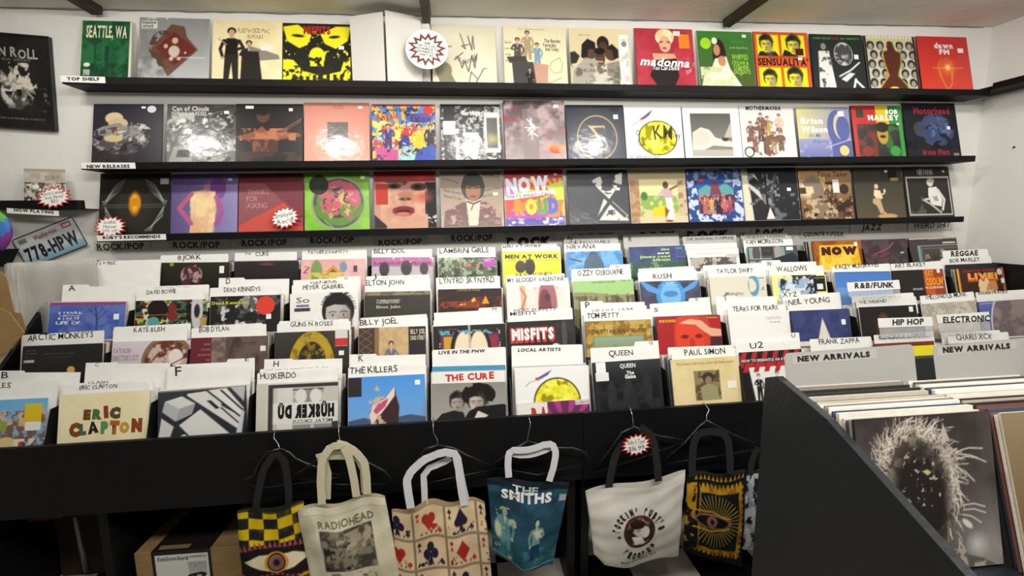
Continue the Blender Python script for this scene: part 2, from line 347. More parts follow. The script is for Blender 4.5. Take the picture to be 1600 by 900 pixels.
ROW1=[
 ((122,32,202,33,122,119,203,120),Art('2a6a40').z(5,'17502e',.5,.3).r(.27,.3,.31,1,'1c4a30').e(.29,.34,.12,.05,'1c4a30').r(.48,.42,.57,1,'1a4430').z(8,'123c28',.5,.3,box=(0,.72,1,1)).r(.955,0,1,1,'e6e0c4').r(0,0,.02,1,'e6e0c4').t('SEATTLE, WA',.1,.9,.28,.2,'eae6c8',.03).e(.14,.745,.065,.035,'e6e2c8').t('1988',.08,.2,.92,.1,'d8d6bc',.02),
   'narrow green poster sleeve reading SEATTLE, WA at the left end of the top shelf','e',0,[]),
 ((214,28,322,28,214,120,325,120),Art('a9aaa6',80).g('8c8d8a','b9bcbc').z(3,'70716e',.52,.3,box=(0,.2,.5,1)).r(0,0,.93,.62,'9a9b98',.5).p([(.14,.53),(.45,.1),(.64,.13),(.68,.3),(.84,.5),(.42,.93),(.3,.72)],'6b4636').z(9,'54382c',.5,.1,el=(.34,.5,.2,.3)).p([(.24,.48),(.5,.22),(.82,.5),(.5,.76)],'6b201c').e(.5,.53,.08,.09,'cfc0ae').e(.51,.36,.045,.05,'c8b8a4').e(.38,.45,.03,.035,'c8b8a4').e(.46,.65,.03,.03,'cfc0ae').e(.57,.65,.03,.02,'cfc0ae').e(.66,.55,.015,.015,'eee').r(.03,.05,.25,.17,'e9e8e2').t('massive',.04,.23,.1,.05,'111',.03).t('attack',.05,.2,.155,.05,'111',.03).z(14,'dcdcd8',.7,.1,box=(0,0,1,.03)).r(.45,.62,.94,.63,'f0f0ee'),
   'silver grey sleeve with a brown and maroon diamond on the top shelf','w',1,[]),
 ((330,31,435,33,330,121,440,122),Art('ead9a6').z(3,'f2e4b8',.5,.4).fig(.27,.13,.85,'2b2722','c9a688').p([(.2,.3),(.33,.3),(.36,.55),(.18,.55)],'1f1b18').l([(.2,.4),(.08,.3)],.015,'b89c78').fig(.52,.33,.62,'2c2824','c9a688').p([(.5,.4),(.95,.55),(.97,.62),(.6,.66)],'8c8778').p([(.42,.5),(.66,.5),(.72,1),(.4,1)],'2a2622').t('FLEETWOOD MAC',.36,.82,.2,.07,'7a6a3c',.0,jit=1).t('RUMOURS',.5,.72,.29,.06,'7a6a3c',0,jit=1),
   'cream sleeve with two dark dancing figures, third from the left on the top shelf','c',0,[(.78,.44,.17,.09,'f0ebe0')]),
 ((441,37,545,37,441,123,548,124),skull(Art('24241f',88)).t('MISFITS',.3,.7,.17,.13,'b0352a',.06).r(0,0,1,.02,'222'),
   'black sleeve with a bright yellow face of big eye patches, above the yellow-edged shelf run','k',0,[(.86,.4,.08,.06,'f0f0f0')]),
 ((675,38,775,40,676,125,777,125),Art('dfd9bc').z(2,'e6e1c8',.5,.5).r(0,0,1,.16,'ddd7c0',.5).e(.17,.76,.13,.14,'8c876c').p([(.06,.8),(.28,.8),(.38,1),(.12,1)],'8a856a').l([(.1,.27),(.08,.4),(.16,.45),(.12,.36),(.22,.5),(.18,.38),(.3,.36)],.012,'333').l([(.44,.15),(.52,.4),(.46,.35),(.6,.32),(.56,.18),(.62,.42),(.64,.18),(.66,.4)],.012,'333').l([(.34,.58),(.48,.46)],.012,'333').l([(.4,.52),(.46,.72),(.5,.6),(.56,.78),(.62,.5),(.66,.72),(.7,.48),(.64,.66)],.012,'333').l([(.56,.98),(.6,.78),(.7,.9),(.66,.98),(.8,.72),(.84,.72)],.012,'333').t('For',.36,.44,.6,.08,'333',0,jit=1).t('Wendell',.46,.72,.68,.09,'333',0,rot=25,jit=1),
   'cream sleeve covered with black pen signatures on the top shelf','c',1,[]),
 ((788,40,885,42,789,126,888,127),Art('e8dfba').fig(.38,.08,.5,'b09c78').fig(.22,.2,.5,'57524c').fig(.53,.28,.42,'7e9cb0').p([(.04,.52),(.34,.5),(.38,.62),(.08,.62)],'4a443e').p([(.44,.62),(.7,.64),(.68,1),(.5,1)],'c39a86').p([(.12,.6),(.46,.6),(.5,1),(.14,1)],'4b4a48').fig(.4,.7,.34,'2b2626').l([(.75,.6),(.88,.52),(.93,.62),(.9,.76),(.78,.78),(.72,.7),(.75,.6)],.008,'8a8468').t('The Beatles',.65,.91,.27,.06,'222',.02).t('Yesterday',.62,.84,.34,.06,'222',.02).t('And Today',.66,.88,.41,.06,'222',.02).t('The World on Record',.24,.66,.065,.025,'777').t('Dear love',.02,.12,.3,.05,'333',0,jit=1).t('yours',.01,.1,.4,.04,'333',0,jit=1).t('truly',.02,.11,.5,.04,'333',0,jit=1).t('x',.02,.06,.6,.04,'333').l([(.7,.95),(.9,.86)],.01,'777'),
   'cream sleeve with four band members posing in a trunk, top shelf centre','c',0,[]),
 ((893,44,987,45,893,126,989,127),Art('d9caa4').g('e6d8ae','c2b594').e(.32,.4,.12,.14,'5a4438').p([(.18,.5),(.2,.28),(.3,.18),(.42,.24),(.43,.36),(.3,.36),(.28,.55)],'23201d').e(.55,.26,.1,.13,'26201c').e(.55,.32,.07,.1,'4e3a30').e(.68,.42,.11,.13,'54402f').p([(.6,.34),(.7,.26),(.8,.36),(.8,.5),(.72,.52),(.7,.38)],'24211e').p([(0,.42),(.08,.4),(.16,.48),(.1,.6),(0,.62)],'33302c').e(.49,.5,.085,.15,'5c4234').e(.49,.39,.09,.06,'1b1816').l([(.45,.47),(.48,.47)],.014,'1b1816').l([(.51,.47),(.54,.47)],.014,'1b1816').l([(.45,.57),(.53,.57)],.016,'e0d0c0').p([(.05,.72),(.25,.5),(.45,.55),(.5,1),(.02,1)],'a8a294').p([(.4,.65),(.6,.65),(.85,.8),(.85,1),(.35,1)],'c8c4b6').p([(.6,.6),(.8,.55),(.85,.9),(.6,.8)],'8b8678').z(7,'6d675c',.6,.2,box=(0,.6,.8,1)).t("THELONIOUS MONK",.14,.72,.75,.055,'5d574c',.01).t('brilliant corners',.15,.35,.13,.03,'777').r(.82,.1,.97,1,'f2f0ec').t('mono',.85,.93,.2,.03,'333').e(.9,.26,.045,.05,'888').z(18,'c4c0b8',.55,.1,box=(.84,.4,.96,.95)),
   'beige and grey sleeve with men in profile and a white paper strip down its side','w',0,[]),
 ((993,44,1085,46,997,129,1089,129),Art('a92b3a').z(3,'c0394a',.5,.4).e(.5,.62,.24,.26,'8c4038').p([(.34,.5),(.68,.48),(.72,.8),(.62,1),(.36,1),(.22,.8)],'1d1517').e(.51,.14,.16,.14,'ecd79a').z(8,'fff0c4',.55,.2,el=(.51,.14,.16,.14)).e(.51,.26,.1,.14,'e8b090').p([(.28,.42),(.66,.42),(.7,.5),(.3,.54)],'e0a284').l([(.42,.23),(.47,.22)],.02,'442a20').l([(.55,.22),(.6,.23)],.02,'442a20').e(.5,.33,.035,.015,'a02020').t('madonna',.06,.9,.62,.14,'fff',.03,rot=-2,sh=.3).t('You Can Dance',.26,.72,.7,.07,'fff',.01,sh=.3).z(12,'e7a6ac',.7,.06,box=(.7,.5,1,1),a=.6),
   'red sleeve with a blonde singer and white script lettering, orange sticker at its corner','r',1,[(.84,.21,.18,.24,'f0851e'),(.72,.08,.12,.08,'f2e4e0')]),
 ((1091,48,1178,50,1095,129,1183,130),Art('4a8434').g('3f7c35','4b5a2a').r(0,0,1,.1,'3e8236').e(.38,.42,.12,.28,'33241b').e(.34,.33,.06,.1,'c98d6a').e(.31,.17,.05,.06,'f4f2dc').p([(.24,.62),(.3,.48),(.5,.44),(.56,.66),(.75,.96),(.8,1),(.02,1),(.08,.8)],'e9eccf').z(8,'ccd6a4',.55,.2,box=(.03,.62,.75,1)).e(.42,.52,.07,.09,'c98d6a').t('HERB ALPERT',.6,.86,.2,.04,'3f9a3c',.01).t('WHIPPED',.6,.9,.49,.09,'8ec23a',.03).t('CREAM &',.6,.9,.58,.07,'8ec23a',.03).t('OTHER',.62,.9,.66,.07,'8ec23a',.03).t('DELIGHTS',.62,.92,.74,.07,'8ec23a',.03).t('& the Tijuana Brass',.58,.9,.3,.035,'b9d8a0'),
   'green sleeve with a dark-haired woman in whipped cream','w',0,[(.15,.22,.19,.2,'a6dc22','o'),(.85,.08,.07,.05,'eee')]),
 ((1181,49,1266,52,1185,130,1271,130),Art('d25a2c').r(.05,.05,.45,.42,'f2e51a').r(.5,.05,.93,.42,'f2e51a').r(.05,.62,.45,.98,'f2e51a').r(.5,.62,.93,.98,'f2e51a').p([(.05,.42),(.1,.34),(.38,.34),(.44,.42)],'222').face(.22,.22,.3,'f2e51a','222','222').p([(.5,.42),(.55,.3),(.7,.36),(.8,.42)],'222').face(.72,.23,.32,'f2e51a','222','222').face(.24,.83,.3,'f2e51a','222','222').face(.7,.81,.34,'f2e51a','222','222').t("SENSUALITA'",.04,.97,.58,.12,'2a1712',.04).t('antonio vivaldi',.25,.8,.45,.035,'2a1712').r(.75,.28,.9,.4,'4a1512'),
   'orange and yellow sleeve of four stencilled faces with wide black lettering','r',0,[(.82,.46,.08,.05,'eee')]),
 ((1268,53,1349,55,1274,131,1357,131),Art('252a28').g('26302a','2a2c30').t('SAYING THE LAST',.06,.4,.09,.035,'59b04a',.01).t('ITS TOO',.42,.55,.09,.035,'c33',.01).t('SAY WHATS IT',.58,.95,.09,.035,'59b04a',.01).e(.24,.22,.05,.06,'8c8c88').p([(.14,.3),(.34,.3),(.42,.98),(.1,.98)],'e2e2dc').z(10,'555',.66,.1,box=(.1,.3,.4,.95)).e(.61,.35,.18,.21,'d0cdd2').z(7,'4a4a4c',.5,.15,el=(.61,.35,.17,.2)).p([(.52,.8),(.7,.68),(.8,.7),(.62,.85)],'ddd').l([(.5,.75),(.72,.64),(.9,.5)],.03,'ddd').l([(.8,.8),(.74,1)],.04,'eee').l([(.8,.82),(.98,1)],.04,'eee'),
   'black sleeve with a white-coated figure and round photo, top shelf','k',0,[(.85,.4,.08,.08,'f2f2f2')]),
 ((1353,56,1433,57,1359,132,1440,133),(lambda a:[a.r(.03+i*.067,.0,.06+i*.067,.04,'f0f0e0') for i in range(14)] and [a.e(.12+.19*(i%5)+.05*((i//5)%2),.17+.17*(i//5),.075,.08,'2c2a28') and a.e(.12+.19*(i%5)+.05*((i//5)%2),.19+.17*(i//5),.045,.055,'a89c88') for i in range(25)] and a)(Art('c9c5b4',80)).r(0,0,.045,1,'2a2a20').r(.955,0,1,1,'2a2a20').p([(.44,.14),(.56,.14),(.6,.26),(.7,.3),(.68,.5),(.6,.72),(.8,.98),(.2,.98),(.42,.72),(.36,.5),(.34,.3),(.44,.26)],'5a2a20').l([(.56,.14),(.6,.26),(.7,.3),(.68,.5),(.6,.72),(.84,.98)],.02,'8cb030').l([(.44,.14),(.4,.26),(.34,.3),(.36,.5),(.42,.72),(.2,.98)],.02,'c9b030').e(.5,.97,.1,.05,'e6dc4a').t('midnight marauders',.1,.9,.1,.07,'d8d040',.03),
   'black and white grid of heads with a tall red and green figure','k',0,[]),
 ((1436,57,1516,58,1443,133,1523,133),Art('cc2b22').g('c42a26','d8371f').e(.5,.6,.17,.22,'d65a1c').e(.5,.62,.11,.24,'cc3a20').l([(.38,.6),(.42,.8),(.5,.98),(.6,.85),(.62,.6)],.015,'e8a030').e(.55,.56,.1,.1,'f2801c',soft=.2).e(.55,.56,.04,.04,'fff0b0',soft=.06).l([(.25,.57),(.85,.57)],.012,'f5b040').t('dawn',.33,.7,.21,.1,'f0e6e6',.05).t('FM',.42,.62,.32,.09,'f0e6e6',.05),
   'bright red sleeve with a glowing orange head, last on the top shelf','r',1,[(.84,.25,.11,.08,'eee')]),
]
ROW2=[
 ((142,162,250,163,142,252,252,252),Art('15151c',80).g('1a1a26','1c1820').e(.3,.24,.13,.1,'d9c79c').e(.36,.33,.14,.1,'d0b48c').p([(.2,.48),(.5,.4),(.54,.46),(.24,.54)],'c88c5c').z(8,'8f8a88',.42,.12,el=(.4,.58,.42,.26)).z(12,'4a4648',.52,.1,el=(.4,.62,.4,.24)).z(14,'c8c4c0',.68,.08,el=(.55,.5,.3,.2)).e(.3,.58,.14,.06,'c8bc88').z(8,'2a2624',.5,.2,box=(0,.78,.6,1)),
   'black sleeve with pale rocks and a stone cloud, first of the middle shelf','k',1,[(.72,.06,.06,.035,'eee'),(.84,.09,.13,.12,'d8d8d8','o')]),
 ((258,163,366,163,259,252,368,251),Art('4a4a48',80).g('3a3936','6a6a66').z(5,'b8b8b2',.5,.2,box=(0,.15,1,.8)).z(9,'22211f',.55,.1,box=(.55,.0,1,.5)).e(.8,.3,.2,.18,'55534e',ring=.03).z(10,'dcdcd6',.66,.1,box=(0,.2,.6,.7)).p([(.1,.72),(.4,.7),(.36,.98),(.03,.98)],'9a9890').p([(.16,.78),(.34,.77),(.32,.9),(.14,.9)],'2c2c2c').p([(.5,.72),(.78,.7),(.92,.98),(.56,.98)],'8f8d86').z(6,'302f2c',.5,.1,box=(.5,.74,.95,1)).t('Can of Clouds',.07,.6,.11,.075,'eae8dc',.01).t('SEPIAS VUISSEL',.06,.58,.19,.065,'c9c7be',.02),
   'grey sleeve with cloudy marbling and the words Can of Clouds','k',1,[(.86,.14,.07,.05,'eee')]),
 ((366,163,472,162,368,251,473,250),Art('17110f',80).e(.4,.2,.1,.12,'5a3a2a').e(.39,.13,.1,.07,'120d0c').p([(.0,.56),(.3,.46),(.38,.38),(.46,.46),(.95,.5),(.98,.56),(.62,.62),(.55,.85),(.25,.85),(.24,.66)],'8a4f34').z(6,'b8744c',.52,.2,box=(.05,.42,.9,.62)).z(6,'4a2c20',.5,.2,box=(.2,.6,.62,.9)).l([(.98,.26),(.68,.46)],.02,'8a5a40').l([(.98,.3),(.7,.48)],.01,'8a5a40').z(5,'3a2a20',.5,.2,box=(0,.82,1,1)),
   'very dark sleeve with a bare-chested figure stretching both arms','k',1,[(.82,.1,.06,.05,'eee'),(.2,.06,.12,.05,'e4e4e4')]),
 ((474,161,575,160,475,250,578,249),Art('d98f76').g('d08672','e09a80').r(.35,.33,.67,.68,'5c4f48').t('oh okay',.45,.6,.065,.025,'7c3f30').t('whatever',.42,.62,.1,.025,'7c3f30').t('.',.37,.38,.07,.02,'7c3f30'),
   'salmon pink sleeve with one dark square in its centre','s',1,[(.86,.08,.07,.04,'f2e6e0')]),
 ((581,163,680,163,582,249,682,248),rays(Art('e8b43a',88),.5,.62,'5a86c8',18,.03).e(.5,.62,.16,.12,'3a3a8c').l([(.1,.5),(.9,.46)],.05,'d6602a').z(8,'c8402c',.6,.08,box=(0,.35,1,.9)).z(9,'f4e46a',.62,.08,box=(0,.3,1,1)).z(9,'9ad4d8',.66,.06).fig(.25,.35,.5,'4a3a80').fig(.74,.35,.6,'e2c22a').fig(.92,.35,.5,'2f2a26').e(.74,.24,.22,.09,'5a5a9c').p([(.05,.75),(.4,.8),(.4,1),(.05,1)],'c84f8c').p([(.7,.8),(1,.7),(1,1),(.65,1)],'2f4fae').z(10,'2f2f50',.7,.05).t('WHO BELIEVES',.2,.75,.13,.055,'3a3a6a',.03).t('Angels',.06,.42,.29,.12,'b5522a',.05,rot=8).t('IN',.46,.55,.34,.06,'223',.03).t('Elton',.6,.92,.29,.12,'4a3a7c',.05,rot=-6).t('ANGELS',.35,.65,.44,.06,'c33',.03).r(0,0,1,.03,'a02030'),
   'busy rainbow-coloured cartoon sleeve with yellow and blue rays','r',1,[(.89,.11,.16,.15,'d2342c','o')]),
 ((686,163,781,163,690,249,785,247),Art('4a4a4a',88).z(14,'b8b8b8',.52,.15).z(20,'1a1a1a',.55,.1).p([(.34,.5),(.66,.5),(.58,.98),(.4,.98)],'d6d6d6').z(16,'1e1e1e',.6,.1,box=(.3,.5,.7,1)).r(.3,.42,.36,.8,'151515').r(.64,.42,.7,.8,'151515').r(.72,.14,.98,.86,'d8d8d6').r(.76,.24,.94,.78,'5a5a52').e(.85,.62,.08,.06,'b8b06a',soft=.15).r(.0,0,1,.03,'151515').r(.05,.06,.23,.98,'1d1c1c').t('Garbage',.35,.66,.19,.08,'eee',.02),
   'black and white engraved sleeve with a mirrored corridor and purple disc sticker','k',1,[(.14,.42,.2,.24,'eeeae6')]),
 ((790,157,884,157,790,247,886,246),Art('6b4a4c',64).g('4f4448','a89a9a').z(4,'b8a0a0',.5,.3).z(5,'c02a1c',.62,.2,box=(.0,.1,.35,.35)).z(5,'e04a20',.6,.2,box=(.7,.5,1,.9)).r(.3,.14,.55,1,'8d7d7f',.6).l([(.45,.32),(.42,.4),(.5,.48),(.4,.58)],.02,'f2eae8').l([(.38,.32),(.5,.44),(.38,.5),(.54,.6)],.02,'f2eae8').l([(.34,.46),(.56,.46)],.015,'f2eae8').l([(.44,.3),(.45,.66)],.015,'f2eae8').e(.88,.8,.1,.03,'f0a040',soft=.1),
   'thick boxed set with a misty red-grey print and a white rune','k',1,[(.86,.1,.08,.05,'eee')]),
 ((886,164,975,164,888,246,979,245),Art('2b2f3c').g('262a36','3a3f4e').e(.52,.6,.34,.4,'b89c6c',ring=.02).p([(.37,.38),(.66,.38),(.66,.46),(.64,.41),(.46,.42),(.58,.6),(.44,.79),(.65,.79),(.68,.72),(.67,.83),(.37,.83),(.54,.61)],'c8a86c'),
   'dark blue-grey sleeve with a gold ring and a gold Greek letter','k',1,[(.86,.22,.08,.08,'f2f2f2'),(.84,.07,.16,.08,'1c1a14')]),
 ((977,166,1067,166,980,246,1070,245),moon(Art('e9e8e6',80),.6,.34).t('KM',.5,.8,.62,.24,'4a4620',.01,jit=1).t('oony',.74,.96,.6,.1,'333',0,jit=1).t("It Won't Do",.06,.56,.99,.07,'777',0).e(.22,.5,.03,.04,'444',ring=.01).e(.26,.68,.05,.06,'444',ring=.01),
   'white sleeve with a yellow moon and a small rocket, middle shelf','w',0,[]),
 ((1068,166,1156,166,1072,245,1161,245),Art('e8e6e0').r(.13,.14,.84,.95,'6a6a62').g('5a5a54','8c8a80',.13,.14,.84,.95).p([(.15,.5),(.3,.4),(.45,.45),(.55,.6),(.85,.68),(.85,.78),(.5,.75),(.2,.9),(.13,.9)],'d9d4c6').e(.3,.6,.15,.16,'cfcabc').e(.72,.63,.06,.04,'3a3833').p([(.7,.6),(.84,.3),(.84,.6)],'b8b2a4').r(.13,.83,.84,.95,'b4b0a4'),
   'white sleeve framing a black and white photo of a reclining figure','w',0,[]),
 ((1157,165,1245,165,1162,245,1247,244),(lambda a:[a.fig(x,y,.4,c) for x,y,c in ((.38,.14,'6b5a4a'),(.18,.3,'7a5c48'),(.36,.3,'4a3c38'),(.5,.2,'b89a40'),(.72,.16,'d6b89c'),(.24,.5,'8c6a58'),(.44,.52,'4d4844'),(.58,.5,'a89a70'),(.72,.48,'6d5c50'))] and a)(Art('dedad6',80)).z(10,'7c5a4c',.55,.12,el=(.45,.62,.36,.34)).e(.12,.88,.08,.09,'333',ring=.02).r(.8,.78,.93,.95,'f4f4f0').t('MOTHERMANIA',.12,.78,.085,.075,'1a1a1a',.04),
   'pale sleeve crowded with band members under the word MOTHERMANIA','w',0,[]),
 ((1246,167,1330,167,1252,244,1334,244),Art('7a80b0').g('d6cc8c','8c8fb8',h=1).g('9a9cc0','6c74ac',0,.62,1,1).e(.76,.42,.2,.36,'5c629c').e(.82,.38,.14,.26,'c9c6a8').e(.86,.42,.13,.24,'5c639e').r(.62,.66,1,1,'5a629c').l([(.5,.8),(1,.64)],.015,'c8c8dc').z(4,'c8c4d0',.6,.2,box=(0,.7,.6,1)).t('Brian',.06,.48,.33,.12,'f4f2e0',.04).t('Wilson',.05,.56,.5,.12,'f4f2e0',.04).t('At My',.18,.42,.6,.08,'5a78b0',.01,sh=.3).t('Piano',.26,.54,.72,.08,'5a78b0',.01,sh=.3),
   'lilac and yellow sleeve with a pale profile and white serif lettering','w',0,[(.84,.86,.18,.2,'d8c878','o'),(.84,.14,.12,.1,'e8e8e8')]),
 ((1332,165,1414,165,1338,244,1417,243),Art('2a2a28',80).r(0,0,.48,.36,'c02c2c').r(.48,0,.74,.36,'e3c62c').r(.74,0,1,.36,'2c8a3c').r(0,0,.08,1,'c4302c').r(.92,0,1,1,'3a9a44').z(6,'7a2c22',.55,.2,box=(.08,.36,.45,1)).z(6,'2f6a34',.58,.2,box=(.62,.4,.92,1)).e(.58,.55,.11,.2,'b89a28').e(.58,.42,.13,.1,'1e1a14').e(.58,.6,.06,.03,'2a1a10').e(.25,.88,.12,.1,'8c2a24').e(.8,.88,.1,.1,'3f9a44').t('BOB',.68,.93,.16,.09,'f2f0e8',.06).t('MARLEY',.32,.95,.28,.1,'f2f0e8',.06).t('and the Wailers',.42,.7,.34,.03,'322'),
   'red, yellow and green sleeve with a shouting face and bold white lettering','k',1,[(.17,.15,.14,.16,'2c3a1c'),(.9,.36,.05,.04,'eee')]),
 ((1415,161,1499,162,1420,244,1503,243),Art('23242a',72).e(.28,.48,.12,.14,'44444a').z(6,'3c4a6c',.46,.15,el=(.58,.5,.34,.3)).z(7,'5a6a94',.6,.1,el=(.62,.46,.26,.2)).e(.4,.36,.07,.07,'4a4a6a').e(.55,.32,.08,.08,'4a506c').e(.7,.36,.07,.07,'4a5878').z(6,'14151a',.5,.2,box=(0,.7,1,.85)).t('Motorhead',.2,.88,.2,.13,'a02c38',.03).t('Iron Fist',.28,.78,.96,.1,'a02c38',.03).r(.86,.93,.96,.98,'888'),
   'black sleeve with a blue mailed fist and red gothic lettering','k',0,[(.82,.46,.06,.06,'eee')]),
]
